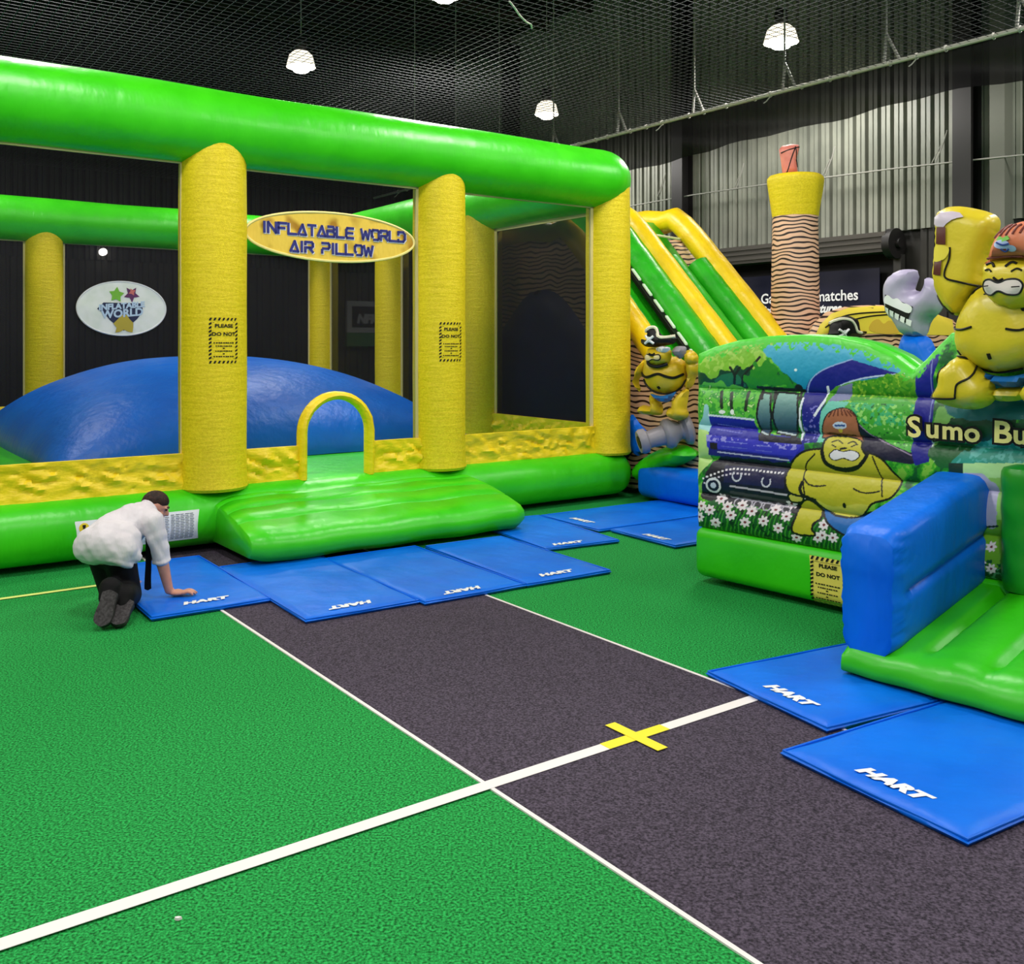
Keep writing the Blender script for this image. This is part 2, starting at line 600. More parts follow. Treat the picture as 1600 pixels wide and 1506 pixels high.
# navy advertising banner hanging in the door opening
PW = VPlane(*H(QW - 0.17, 0.0).xy, -UY, UX)
bt0, bt1 = 0.55, 3.42
mb = MB()
bz1 = 2.77
for (z0, z1) in ((1.0, bz1),):
    n = 24
    vs, fs = [], []
    for i in range(n + 1):
        a = bt0 + (bt1 - bt0) * i / n
        for z in (z0, z1):
            vs.append(PW.fn(a, z, 0.012 * math.sin(i * 0.9) + 0.012)); vs.append(PW.fn(a, z, 0.012 * math.sin(i * 0.9)))
    for i in range(n):
        b0 = 4 * i
        fs += [(b0, b0 + 4, b0 + 6, b0 + 2), (b0 + 1, b0 + 3, b0 + 7, b0 + 5), (b0, b0 + 1, b0 + 5, b0 + 4), (b0 + 2, b0 + 6, b0 + 7, b0 + 3)]
    fs += [(0, 2, 3, 1), (4 * n, 4 * n + 1, 4 * n + 3, 4 * n + 2)]
    mb.add(vs, fs)
ban = mb.build('banner', M_NAVY)
tag(ban, 'navy blue banner with white lettering hung across the dark doorway behind the trunk pillar', 'banner')
a0, z0 = PW.at(1190, 470); a1, z1 = PW.at(1350, 467)
fnb = lambda x, y, h: PW.fn((a0 + a1) / 2 - x, z0 + 0.02 + y, h + 0.03)
wtxt = abs(a1 - a0)
vs, fs = text2d('Games win matches', 1.0)
wd = max(p[0] for p in vs) - min(p[0] for p in vs)
s = wtxt / wd
def words(txt, size, x0, y, **kw):
    # each word its own mesh, laid out from the left
    x = x0
    for w_ in txt.split():
        vs_, _ = text2d(w_, size, align='LEFT')
        wd_ = max(p[0] for p in vs_)
        mb = MB(); add_text(mb, w_, size, fnb, x=x, y=y, align='LEFT', **kw)
        mb.build('lettering', M_WHITE, ban, False)
        x += wd_ + size * 0.27
words('Games win matches', s * 0.96, -wtxt / 2 + 0.01, 0.0, offset=0.016 * s)
words('Pathways win futures.', s * 0.76, -wtxt / 2 + 0.0, -0.19, offset=0.008, shear=0.35)

# green exit sign on the lining
PE = VPlane(*H(QW - 0.1, 0.0).xy, -UY, UX)
ea, ez = PE.at(1124, 406)
sg = empty('exit_sign', PE.fn(ea, ez - 0.16))
tag(sg, 'green lit exit sign half hidden behind the yellow slide tube', 'sign')
mb = MB(); mb.box(ea - 0.2, ea + 0.2, ez - 0.17, ez + 0.17, 0.0, 0.07, fn=lambda a, z, h: PE.fn(a, z, h))
mb.build('casing', mat('sign_white', (215, 225, 215), 0.4), sg, False)
mb = MB(); mb.box(ea - 0.16, ea + 0.16, ez - 0.15, ez + 0.15, 0.07, 0.075, fn=lambda a, z, h: PE.fn(a, z, h))
mb.build('face', mat('sign_green', (0, 150, 80), 0.4, emis=(0, 160, 85), estr=0.5), sg, False)
mb = MB()
decal(mb, [(ea + 0.12, ez), (ea + 0.02, ez + 0.09), (ea + 0.02, ez + 0.04), (ea - 0.1, ez + 0.04), (ea - 0.1, ez - 0.04), (ea + 0.02, ez - 0.04), (ea + 0.02, ez - 0.09)], PE.fn, 0.05, 0.078)
mb.build('arrow', M_WHITE, sg, False)

# white framed board on the far wall, seen through two nets
PB = VPlane(*H(0.0, TW - 0.2).xy, UX, UY)
A0 = PB.at(540, 470); A1 = PB.at(597, 520); A2 = PB.at(540, 541)
bd = empty('advertising_board', PB.fn(A0[0], A2[1]))
tag(bd, 'white framed black board with a green base seen dimly through the castle nets', 'board')
mb = MB(); mb.box(A0[0], A1[0] + .3, A1[1], A0[1], 0.0, 0.08, fn=PB.fn); mb.build('board_frame', mat('board_dimmed_white', (120, 120, 122)), bd, False)  # white toned down to grey, the board's dimness is put into its colour
mb = MB(); mb.box(A0[0] + 0.12, A1[0] + .2, A1[1] + 0.12, A0[1] - 0.12, 0.08, 0.085, fn=PB.fn); mb.build('black_panel', M_BLACK, bd, False)
mb = MB(); mb.box(A0[0], A1[0] + .3, A2[1], A1[1], 0.0, 0.07, fn=PB.fn); mb.build('green_panel', mat('board_green', (40, 84, 36)), bd, False)
c = PB.at(571, 499)
mb = MB(); add_text(mb, 'NFK', 0.27, lambda x, y, h: PB.fn(c[0] + x, c[1] + y, h + 0.085), offset=0.02, shear=0.2); mb.build('lettering', mat('board_dimmed_white', (120, 120, 122)), bd, False)

# overhead net: real cords of a square mesh stretched flat
NET_Z, ROPE_Q = 5.0, 3.5
mb = MB()
def cord(mb, p0, p1, r):
    mb.tube([p0, p1], r, 3, caps=False)
CS = 0.105
k = 0
q = -17.0
while q <= ROPE_Q - 0.02:
    cord(mb, H(q, -8.5, NET_Z), H(q, TW - 0.3, NET_Z), 0.0036); q += CS
t = -8.5
while t <= TW - 0.3:
    cord(mb, H(-17, t, NET_Z), H(ROPE_Q, t, NET_Z), 0.0036); t += CS
o = mb.build('overhead_net', M_NETCORD, smooth=False)
tag(o, 'flat grey cord safety net stretched under the dark roof over the play area', 'net')
# edge rope of the net with its lashings
def rope_pts(q, z, t0, t1, sag, n):
    return [H(q, t0 + (t1 - t0) * i / n, z - sag * abs(math.sin(PI * i / n * 6))) for i in range(n + 1)]
mb = MB(); mb.tube(rope_pts(ROPE_Q, NET_Z, -8, TW - 0.4, 0.0, 60), 0.028, 8)
ro = mb.build('edge_rope', M_ROPE)
tag(ro, 'pale rope wrapped pipe along the edge of the overhead net', 'rope')
for i in range(46):
    t = -7.6 + i * 0.41 + 0.08 * math.sin(i * 2.3)
    mb = MB()
    p = H(ROPE_Q, t, NET_Z)
    mb.tube([p + Vector((0.034 * math.cos(a) * UX, 0.034 * math.cos(a) * UY, 0.034 * math.sin(a))) for a in [k * PI / 4 for k in range(8)]], 0.010, 5, closed=True)
    if i % 5 == 0:
        mb.tube([p + Vector((0, 0, -0.03)), p + Vector((-0.05, 0.02, -0.09)), p + Vector((-0.09, 0.0, -0.12))], 0.008, 5)
    mb.build('lashing', M_ROPE, ro)
# bundled black netting slung from the rope
mb = MB()
vs, fs = [], []
N, K = 90, 10
for i in range(N + 1):
    t = -8 + (TW - 0.4 + 8) * i / N
    drop = 0.50 + 0.16 * min(1, max(0, (t - 0.5) / 4)) + 0.025 * math.sin(i * 0.35) + 0.015 * math.sin(i * 1.3 + 1)
    for j in range(K + 1):
        f = j / K
        vs.append(H(ROPE_Q + 0.03 + 0.10 * math.sin(f * 5 + i * 0.45) * f, t, NET_Z - 0.02 - drop * f))
for i in range(N):
    for j in range(K):
        a = i * (K + 1) + j
        fs.append((a, a + K + 1, a + K + 2, a + 1))
mb.add(vs, fs)
o = mb.build('bundled_net', M_BLACKNET)
tag(o, 'bunched black netting slung in folds below the pale rope', 'net')
# hanger rods with yokes
rods = [(-6.4, None)]
PR = VPlane(*H(ROPE_Q, 0.0).xy, -UY, UX)
names = [(865, 'faint steel hanger rod beside the small pendant lamp above the castle corner'),
         (967, 'steel hanger rod with a forked foot nearest right of the small pendant lamp'),
         (1085, 'steel hanger rod with a forked foot halfway between the two right-hand pendant lamps'),
         (1226, 'steel hanger rod passing in front of the bright right-hand pendant lamp'),
         (1385, 'thick steel hanger rod with a forked foot right of the brightest pendant lamp'),
         (1593, 'steel hanger rod cut by the right edge of the picture')]
for px, lab in names:
    a, _ = PR.at(px, 200)
    r = empty('hanger_rod', H(ROPE_Q, a, NET_Z))
    tag(r, lab, 'hanger rod', 'steel rods hanging the net edge')
    mb = MB(); mb.tube([H(ROPE_Q, a, NET_Z + 0.33), H(ROPE_Q, a, ROOF_Z)], 0.013, 8); mb.build('rod', M_PIPE, r)
    mb = MB()
    mb.tube([H(ROPE_Q, a, NET_Z + 0.36), H(ROPE_Q, a + 0.03, NET_Z + 0.02)], 0.02, 8)
    mb.build('yoke_arm', M_PIPE, r)
    mb = MB()
    mb.tube([H(ROPE_Q, a, NET_Z + 0.36), H(ROPE_Q, a - 0.17, NET_Z + 0.02)], 0.02, 8)
    mb.build('yoke_arm', M_PIPE, r)
for (px, py, lab) in ((780, 215, 'thin white drop wire hanging left of the small pendant lamp above the castle'), (712, 205, 'fainter drop wire second from the small pendant lamp above the castle'),
                 (648, 195, 'faintest drop wire hanging farthest left above the castle')):
    k = (px - CX) / FOC
    # wires hang over the net at t = 8
    q = 0
    P0 = H(0, 7.9); PP = VPlane(P0.x, P0.y, UX, UY)
    a, z = PP.at(px, py)
    mb = MB(); mb.tube([PP.fn(a, 4.2), PP.fn(a, ROOF_Z)], 0.011, 6)
    tag(mb.build('drop_wire', M_PIPE), lab, 'wire', 'wires hanging above the castle')
# cable strung along the sheet wall with its ties
PCB = VPlane(*H(QW - 0.3, 0.0).xy, -UY, UX)
pl = [PCB.at(*p) for p in ((985, 322), (1080, 305), (1190, 289), (1300, 276), (1400, 263), (1520, 250), (1640, 238))]
mb = MB(); mb.tube([PCB.fn(a, z) for a, z in pl], 0.012, 6)
cb = mb.build('wall_cable', M_PIPE)
tag(cb, 'thin pale cable strung along the ribbed wall above the trunk pillar', 'cable')
for (x, y) in ((1030, 308), (1150, 296), (1290, 274), (1462, 254)):
    a, z = PCB.at(x, y)
    mb = MB(); mb.tube([PCB.fn(a, z), PCB.fn(a - 0.12, z + 0.27), PCB.fn(a - 0.17, z + 0.42)], 0.009, 5)
    mb.tube([PCB.fn(a + 0.06, z), PCB.fn(a - 0.08, z + 0.24)], 0.008, 5)
    mb.build('cable_tie', M_PIPE, cb)
# loose white cord caught in the net
PN = lambda px, py: (lambda Y: Vector(((px - CX) / FOC * Y, Y, NET_Z - 0.02)))(FOC * (NET_Z - 0.02 - CAM_H) / (HOR - py))
mb = MB(); mb.tube([PN(796, 2), PN(804, 12), PN(812, 24), PN(822, 34), PN(830, 38), PN(831, 44)], 0.010, 6)
tag(mb.build('loose_cord', M_ROPE), 'short loose white cord dangling from the overhead net', 'cord')

# pendant lamps
def lamp(q, t, z, label, rad=0.21):
    p = H(q, t, z)
    r = empty('pendant_lamp', p)
    tag(r, label, 'lamp', 'high bay pendant lamps')
    def lathe(prof, n=24):
        m = MB()
        vs = [(p.x + rr * math.cos(2 * PI * k / n), p.y + rr * math.sin(2 * PI * k / n), p.z + zz) for rr, zz in prof for k in range(n)]
        fs = [(i * n + k, i * n + (k + 1) % n, (i + 1) * n + (k + 1) % n, (i + 1) * n + k) for i in range(len(prof) - 1) for k in range(n)]
        return m.add(vs, fs)
    lathe([(0.001, 0.42), (0.07, 0.42), (0.09, 0.38), (0.09, 0.24), (0.07, 0.2), (0.001, 0.2)]).build('lamp_housing', M_BEAM, r)
    lathe([(0.001, 0.195), (rad * .55, 0.18), (rad * .85, 0.12), (rad, 0.0), (rad * 1.06, -0.06)]).build('reflector', mat('lamp_reflector', (250, 246, 235), 0.4, emis=(255, 244, 220), estr=1.6), r)
    lathe([(0.001, 0.12), (rad * .5, 0.1), (rad * .8, 0.02), (rad * .86, -0.06), (rad * .5, -0.13), (0.001, -0.15)]).build('diffuser', mat('lamp_bulb', (255, 250, 240), 0.4, emis=(255, 248, 236), estr=20.0), r)
    m = MB(); m.tube([p + Vector((0, 0, 0.4)), Vector((p.x, p.y, ROOF_Z))], 0.01, 6); m.build('suspension_cable', M_PIPE, r)
    lamp_light(p.x, p.y, p.z - 0.2, LAMP_E)
lamp(-0.79, 6.25, LAMP_Z, 'bright pendant lamp hanging alone above the left half of the green tube')
lamp(-0.54, 2.45, LAMP_Z + 0.05, 'pendant lamp cut off by the top edge of the picture')
lamp(4.2, 6.45, LAMP_Z, 'smallest and farthest pendant lamp just above the castle corner')
lamp(4.26, 1.1, LAMP_Z, 'bright pendant lamp on the right above the trunk pillar', 0.23)
PS = VPlane(*H(0.0, TW - 0.15).xy, UX, UY)
a, z = PS.at(160, 394)
mb = MB(); mb.tube([PS.fn(a, z, 0.0), PS.fn(a, z, 0.1)], 0.07, 12)
tag(mb.build('wall_lamp', MATS['lamp_bulb']), 'tiny white lamp glowing on the far wall behind the back net', 'lamp')
# ------------------------------------------------------------------ inflatable materials
M_GRN = mat('green_vinyl', (52, 196, 10), 0.36, 0.5, (62, 208, 18), 3.0, bump=0.30, bscale=7.0, bstretch=(1, 1, 0.35), bdist=0.03)
M_GRN_IN = mat('green_vinyl_deep', (16, 160, 12), 0.36, 0.5, bump=0.3, bscale=6.0, bdist=0.03)
M_YEL = mat('yellow_vinyl', (232, 208, 30), 0.5, 0.35, (216, 190, 14), 55.0, 4.0, bump=0.22, bscale=9.0, bstretch=(0.5, 0.5, 3.0), bdist=0.03, bump2=0.15, b2scale=120.0)
M_YSKIRT = mat('yellow_skirt', (244, 214, 30), 0.42, 0.4, (236, 204, 20), 8.0, bump=0.35, bscale=16.0, bstretch=(.6, .6, 1.6), bdist=0.03)
M_BLUE = mat('blue_vinyl', (0, 112, 232), 0.42, 0.22, (0, 102, 220), 2.0, bump=0.35, bscale=5.0, bstretch=(1.5, 1.5, 0.6), bdist=0.04)
M_BIND = mat('cream_binding', (206, 192, 132), 0.6, 0.3)
M_SHEER = mat_sheer('sheer_front_net', (10, 8, 16), 0.39)
M_SHEER2 = mat_sheer('sheer_far_net', (10, 8, 16), 0.72)
HF = lambda q, t, z: H(q, t, z)

root = empty('air_pillow_castle', H(-3.2, 3.5, 0))
tag(root, 'large green and yellow inflatable castle with nets around a blue air pillow', 'bouncy castle')
QL = -6.55
# base
mb = MB(); mb.box(QL, 0.22, -0.25, 7.42, 0.045, 0.5, fn=HF)
base = mb.build('base_tube', M_GRN, root)
bevel_obj(base, 0.21, 7)
# top ring
def ring(q0, q1, t0, t1, rc, n=8):
    pts = []
    for (cq, ct, a0) in ((q1 - rc, t0 + rc, -PI / 2), (q1 - rc, t1 - rc, 0), (q0 + rc, t1 - rc, PI / 2), (q0 + rc, t0 + rc, PI)):
        for k in range(n + 1):
            a = a0 + PI / 2 * k / n
            pts.append((cq + rc * math.cos(a), ct + rc * math.sin(a)))
    return pts
ZT, RT = 3.40, 0.31
rp = []
r0 = ring(-6.4, 0.04, 0, 7.16, 0.22)
for i in range(len(r0)):
    a, b = r0[i], r0[(i + 1) % len(r0)]
    n = max(1, int(math.hypot(a[0] - b[0], a[1] - b[1]) / 0.25))
    for k in range(n):
        rp.append((a[0] + (b[0] - a[0]) * k / n, a[1] + (b[1] - a[1]) * k / n))
mb = MB()
mb.tube([H(q, t, ZT + 0.004 * math.sin(q * 2.1 + t * 1.7)) for q, t in rp], [RT + 0.0025 * math.sin(i * 0.9) for i in range(len(rp))], 28, closed=True)
mb.build('top_tube', M_GRN, root)
# columns
def column(q, t, r):
    p = H(q, t)
    prof = [(r * 0.80, 0.47), (r * 0.97, 0.475), (r * 1.04, 0.50), (r * 1.0, 0.56), (r * 0.985, 0.8), (r, 1.4), (r * 0.99, 2.0), (r, 2.6), (r * 0.985, 3.0), (r * 0.97, ZT)]
    m = MB()
    n = 40
    vs = [(p.x + rr * math.cos(2 * PI * k / n), p.y + rr * math.sin(2 * PI * k / n), zz) for rr, zz in prof for k in range(n)]
    fs = [(i * n + k, i * n + (k + 1) % n, (i + 1) * n + (k + 1) % n, (i + 1) * n + k) for i in range(len(prof) - 1) for k in range(n)]
    m.add(vs, fs)
    return m.build('column', M_YEL, root)
FQ = (0.0, -2.12, -4.27, -6.4)
TT = (0.0, 2.39, 4.78, 7.16)
RC = {(0, 0): 0.24, (1, 0): 0.25, (2, 0): 0.268}
cols = {}
for i, q in enumerate(FQ):
    for j, t in enumerate(TT):
        if i in (0, 3) or j in (0, 3):
            cols[(i, j)] = column(q, t, RC.get((i, j), 0.25))
# warning prints on the two front columns
def warning(col, q, t, r, px, py, hgt, wid, part='warning_label'):
    p = H(q, t)
    to = math.atan2(-p.y, -p.x)
    zc = CAM_H - (py - HOR) * (p.y - r * 0.9) / FOC
    # angle of the print from the viewing direction, measured on the column
    cpx = CX + FOC * p.x / p.y
    rpx = FOC * r / p.y
    phi = math.asin(max(-0.95, min(0.95, (px - cpx) / rpx)))
    def fn(x, y, h):
        a = to + phi + x / r
        return Vector((p.x + (r + h) * math.cos(a), p.y + (r + h) * math.sin(a), zc + y))
    return label_print(fn, hgt, wid, col, part)
def label_print(fn, hgt, wid, parent, part='warning_label', ground=None):
    mb = MB()
    rect = lambda x0, x1, y0, y1: decal(mb, [(x0, y0), (x1, y0), (x1, y1), (x0, y1)], fn, 0.02, 0.004)
    def para(x0, y0, x1, y1, s):
        decal(mb, [(x0, y0), (x1, y0), (x1 + s, y1), (x0 + s, y1)], fn, 0.02, 0.004)
    bw, nh, nv = wid * 0.09, 7, 12
    for k in range(nh):
        x = -wid / 2 + wid * k / nh
        para(x, hgt / 2 - bw, x + wid / nh * 0.45, hgt / 2, 0.3 * wid / nh)
        para(x, -hgt / 2, x + wid / nh * 0.45, -hgt / 2 + bw, 0.3 * wid / nh)
    for k in range(1, nv - 1):
        y = -hgt / 2 + hgt * k / nv
        decal(mb, [(-wid / 2, y), (-wid / 2 + bw, y + .03 * hgt), (-wid / 2 + bw, y + .075 * hgt), (-wid / 2, y + .04 * hgt)], fn, 0.02, 0.004)
        decal(mb, [(wid / 2 - bw, y), (wid / 2, y + .03 * hgt), (wid / 2, y + .075 * hgt), (wid / 2 - bw, y + .04 * hgt)], fn, 0.02, 0.004)
    for (x0, x1, y0, y1) in ((-.38, .38, .395, .402), (-.38, .38, -.402, -.395)):
        rect(x0 * wid, x1 * wid, y0 * hgt, y1 * hgt)
    add_text(mb, 'PLEASE', hgt * 0.105, fn, offset=0.0012, y=hgt * 0.32, sx=1.25)
    add_text(mb, 'DO NOT', hgt * 0.105, fn, offset=0.0012, y=hgt * 0.14, sx=1.25)
    for (y, w) in ((-.05, .7), (-.12, .56), (-.17, .1), (-.23, .58), (-.29, .1), (-.35, .7)):
        n = 9 if w > 0.3 else 1
        for k in range(n):
            x0 = -w * wid / 2 + w * wid * k / n
            rect(x0, x0 + w * wid / n * (0.62 + 0.25 * ((k * 7) % 3) / 2), y * hgt - hgt * .012, y * hgt + hgt * .012)
    return mb.build(part, M_BLACK, parent, False)
warning(cols[(2, 0)], -4.27, 0.0, 0.266, 349, 532, 0.36, 0.235)
warning(cols[(1, 0)], -2.12, 0.0, 0.249, 705, 534, 0.36, 0.235)

# net panels with bindings, skirts
NZ0, NZ1 = 0.77, 3.115
def panel_poly(mapper, poly, m, thick=0.006):
    mb = MB()
    v2, tris = fill2d(poly, 0.4)
    mb.add([mapper(p[0], p[1], 0.0) for p in v2], tris)
    return mb.build('net_panel', m, root, False)
def binding(mapper, a0, a1, parent, w=0.035, bottom=False):
    mb = MB()
    bars = [(a0, a0 + w, NZ0, NZ1), (a1 - w, a1, NZ0, NZ1), (a0, a1, NZ1 - w, NZ1 + 0.02)]
    for (x0, x1, z0, z1) in bars:
        mb.box(x0, x1, -0.012, 0.012, z0, z1, fn=lambda a, h, z: mapper(a, z, h))
    return mb.build('binding', M_BIND, parent, False)
def skirt(mapper, a0, a1, z0=0.49, z1=0.78, name='skirt', seed=0):
    mb = MB()
    na, nz = max(4, int((a1 - a0) / 0.025)), 12
    vs, fs = [], []
    for i in range(na + 1):
        a = a0 + (a1 - a0) * i / na
        for j in range(nz + 1):
            z = z0 + (z1 - z0) * j / nz
            e = math.sin(PI * min(1, j / nz)) * 0.9 + 0.25
            w = (abs(noise.noise(Vector((a * 4 + seed * 9, z * 10 + a * 3.5, seed)))) * 0.075 - 0.02) + abs(noise.noise(Vector((a * 9 - z * 9, z * 14 + a * 5, seed + 3)))) * 0.04 - 0.012
            vs.append(mapper(a, z, 0.045 + w * e))
    off = len(vs)
    for i in range(na + 1):
        a = a0 + (a1 - a0) * i / na
        for j in (0, nz):
            vs.append(mapper(a, z0 + (z1 - z0) * j / nz, -0.01))
    for i in range(na):
        for j in range(nz):
            b0 = i * (nz + 1) + j
            fs.append((b0, b0 + nz + 1, b0 + nz + 2, b0 + 1))
        fs.append((i * (nz + 1), off + 2 * i, off + 2 * i + 2, (i + 1) * (nz + 1)))
        fs.append((i * (nz + 1) + nz, (i + 1) * (nz + 1) + nz, off + 2 * i + 3, off + 2 * i + 1))
        fs.append((off + 2 * i, off + 2 * i + 1, off + 2 * i + 3, off + 2 * i + 2))
    mb.add(vs, fs)
    return mb.build(name, M_YSKIRT, root)
mf = lambda a, z, h: H(a, -0.02 - h, z)          # front plane, h towards the viewer
mbk = lambda a, z, h: H(a, 7.16 - h, z)          # back plane seen from inside
msr = lambda a, z, h: H(0.02 - h, a, z)          # right side seen from inside
msl = lambda a, z, h: H(-6.4 + h, a, z)
CR = 0.235
QA, ZA = -3.20, 0.78            # entrance arch centre line
AO, AI = 0.355, 0.285            # outer and inner half width
ATOP, AITOP = 1.235, 1.165
def arch(half, top, n=18):
    zs = top - half
    return [(QA - half, 0.49)] + [(QA - half * math.cos(PI * k / n), zs + half * math.sin(PI * k / n)) for k in range(n + 1)] + [(QA + half, 0.49)]
for i in range(3):
    a1, a0 = FQ[i] - CR, FQ[i + 1] + CR
    if i == 1:
        ar = [(a, max(z, NZ0)) for a, z in arch(AO - 0.03, ATOP - 0.03)[1:-1]]
        poly = [(a0, NZ0), (QA - AO + 0.03, NZ0)] + ar + [(QA + AO - 0.03, NZ0), (a1, NZ0), (a1, NZ1), (a0, NZ1)]
        cl = [poly[0]]
        for p in poly[1:]:
            if math.hypot(p[0] - cl[-1][0], p[1] - cl[-1][1]) > 1e-4:
                cl.append(p)
        pn = panel_poly(mf, cl, M_SHEER)
        skirt(mf, a0, QA - AI - 0.02, seed=1)
        skirt(mf, QA + AI + 0.02, a1, seed=2)
        # padded arch
        mb = MB()
        ou, inn = arch(AO, ATOP), arch(AI, AITOP)
        nn = len(ou)
        vs, fs = [], []
        for k in range(nn):
            for j, f in enumerate((0, .25, .5, .75, 1)):
                a = ou[k][0] + (inn[k][0] - ou[k][0]) * f
                z = ou[k][1] + (inn[k][1] - ou[k][1]) * f
                vs.append(mf(a, z, 0.06 + 0.035 * math.sin(PI * f) + 0.006 * math.sin(k * 2.7 + j)))
            vs.append(mf(ou[k][0], ou[k][1], -0.01)); vs.append(mf(inn[k][0], inn[k][1], -0.01))
        for k in range(nn - 1):
            b0, b1 = 7 * k, 7 * k + 7
            for j in range(4):
                fs.append((b0 + j, b1 + j, b1 + j + 1, b0 + j + 1))
            fs += [(b0, b0 + 5, b1 + 5, b1), (b0 + 4, b1 + 4, b1 + 6, b0 + 6), (b0 + 5, b0 + 6, b1 + 6, b1 + 5)]
        mb.add(vs, fs)
        mb.build('entrance_arch', M_YSKIRT, root)
    else:
        pn = panel_poly(mf, [(a0, NZ0), (a1, NZ0), (a1, NZ1), (a0, NZ1)], M_SHEER)
        skirt(mf, a0, a1, seed=3 + i)
    binding(mf, a0, a1, pn)
    pn = panel_poly(mbk, [(a0, NZ0), (a1, NZ0), (a1, NZ1), (a0, NZ1)], M_SHEER2)
    binding(mbk, a0, a1, pn)
    skirt(mbk, a0, a1, seed=6 + i)
    b0, b1 = TT[i] + CR, TT[i + 1] - CR
    pn = panel_poly(msr, [(b0, NZ0), (b1, NZ0), (b1, NZ1), (b0, NZ1)], M_SHEER2)
    binding(msr, b0, b1, pn, 0.06)
    skirt(msr, b0, b1, seed=9 + i)
    pn = panel_poly(msl, [(b0, NZ0), (b1, NZ0), (b1, NZ1), (b0, NZ1)], M_SHEER2)
    skirt(msl, b0, b1, seed=12 + i)

# blue air pillow
mb = MB()
qa, qb, ta, tb, HP = -5.15, -0.62, 1.55, 6.85, 1.0
N = 64
vs, fs = [], []
for i in range(N + 1):
    for j in range(N + 1):
        x, y = -1 + 2 * i / N, -1 + 2 * j / N
        # rounded square footprint
        sx, sy = math.sin(x * PI / 2), math.sin(y * PI / 2)
        bx = 1 - 0.05 * (1 - abs(sx)) ** 0
        e = (1 - abs(sx) ** 2.3) * (1 - abs(sy) ** 2.3)
        z = 0.5 + HP * max(0.0, e) ** 0.55
        z += 0.012 * noise.noise(Vector((sx * 3, sy * 3, 0.4)))
        fq = 1 + 0.03 * (1 - sy * sy)
        vs.append(H((qa + qb) / 2 + (qb - qa) / 2 * sx * fq, (ta + tb) / 2 + (tb - ta) / 2 * sy * (1 + 0.03 * (1 - sx * sx)), z))
for i in range(N):
    for j in range(N):
        a = i * (N + 1) + j
        fs.append((a, a + N + 1, a + N + 2, a + 1))
mb.add(vs, fs)
mb.build('air_pillow', M_BLUE, root)

# entrance ramp with cross grooves
mb = MB()
q0, q1, t0, t1 = -4.33, -1.87, -1.05, -0.12
prof = [(t1, 0.06), (t0 + 0.04, 0.05), (t0 - 0.02, 0.11), (t0 - 0.015, 0.2), (t0 + 0.05, 0.255)]
TB = [t0 + 0.05, t0 + 0.27, t0 + 0.29, t0 + 0.31, t0 + 0.52, t0 + 0.54, t0 + 0.56, t0 + 0.75, t0 + 0.77, t0 + 0.79, t1]
for k, t in enumerate(TB):
    if k == 0: continue
    f = (t - TB[0]) / (t1 - TB[0])
    z = 0.26 + 0.18 * f + 0.03 * math.sin(PI * f)
    if k in (2, 5, 8): z -= 0.022
    prof.append((t, z))
vs, fs = [], []
nq = 40
qs = [q0 + (q1 - q0) * (0.5 - 0.5 * math.cos(PI * i / nq)) for i in range(nq + 1)]
np_ = len(prof)
cz = 0.2
for i, q in enumerate(qs):
    e = min(q - q0, q1 - q)
    k = 1 - min(1, e / 0.16)
    sc = 1 - 0.22 * k * k
    for (t, z) in prof:
        tm = -0.5
        tt = t if t >= t1 else tm + (t - tm) * (1 - 0.10 * k * k)
        vs.append(H(q, tt, cz + (z - cz) * sc + 0.006 * math.sin(q * 9 + t * 4)))
for i in range(nq):
    for k in range(np_):
        fs.append((i * np_ + k, i * np_ + (k + 1) % np_, (i + 1) * np_ + (k + 1) % np_, (i + 1) * np_ + k))
fs += [tuple(range(np_))[::-1], tuple(nq * np_ + k for k in range(np_))]
mb.add(vs, fs)
mb.build('entrance_ramp', M_GRN, root, sharp=75)

# instruction panel on the base
mb = MB()
qi0, qi1 = -5.36, -4.46
def basefn(a, z, h):
    # follows the rounded front of the base
    z0, z1, r = 0.045, 0.5, 0.21
    off = 0.0
    if z > z1 - r: off = r - math.sqrt(max(0, r * r - (z - (z1 - r)) ** 2))
    if z < z0 + r: off = r - math.sqrt(max(0, r * r - (z0 + r - z) ** 2))
    return H(a, -0.25 + off - h, z)
decal(mb, [(qi0, 0.13), (qi1, 0.13), (qi1, 0.36), (qi0, 0.36)], basefn, 0.03, 0.006)
ip = mb.build('instruction_panel', M_WHITE, root)
mb = MB()
for cx_ in range(2):
    mb = MB()
    for k in range(15):
        z = 0.15 + k * 0.0132
        x0 = qi1 - 0.03 - 0.19 * (cx_ + 1)
        for j in range(5):
            xx = x0 + j * 0.036
            decal(mb, [(xx, z), (xx + 0.026 + 0.006 * ((j + k) % 2), z), (xx + 0.026 + 0.006 * ((j + k) % 2), z + 0.005), (xx, z + 0.005)], basefn, 0.05, 0.009)
    mb.build('small_print', mat('grey_print', (120, 122, 130)), ip, False)
mb = MB()
for k in range(4):
    decal(mb, [(qi0 + 0.12, 0.3 - k * 0.02), (qi0 + 0.3, 0.3 - k * 0.02), (qi0 + 0.3, 0.305 - k * 0.02), (qi0 + 0.12, 0.305 - k * 0.02)], basefn, 0.1, 0.009)
mb.build('small_print', mat('grey_print', (120, 122, 130)), ip, False)
mb = MB()
decal(mb, [(qi0 + 0.06 + 0.035 * math.cos(a), 0.31 + 0.035 * math.sin(a)) for a in [k * PI / 10 for k in range(20)]], basefn, 0.02, 0.009)
sy = mb.build('warning_symbol', mat('symbol_yellow', (230, 200, 30)), ip, False)
mb = MB()
decal(mb, [(qi0 + 0.052, 0.305), (qi0 + 0.068, 0.305), (qi0 + 0.072, 0.332), (qi0 + 0.048, 0.332)], basefn, 0.02, 0.012)
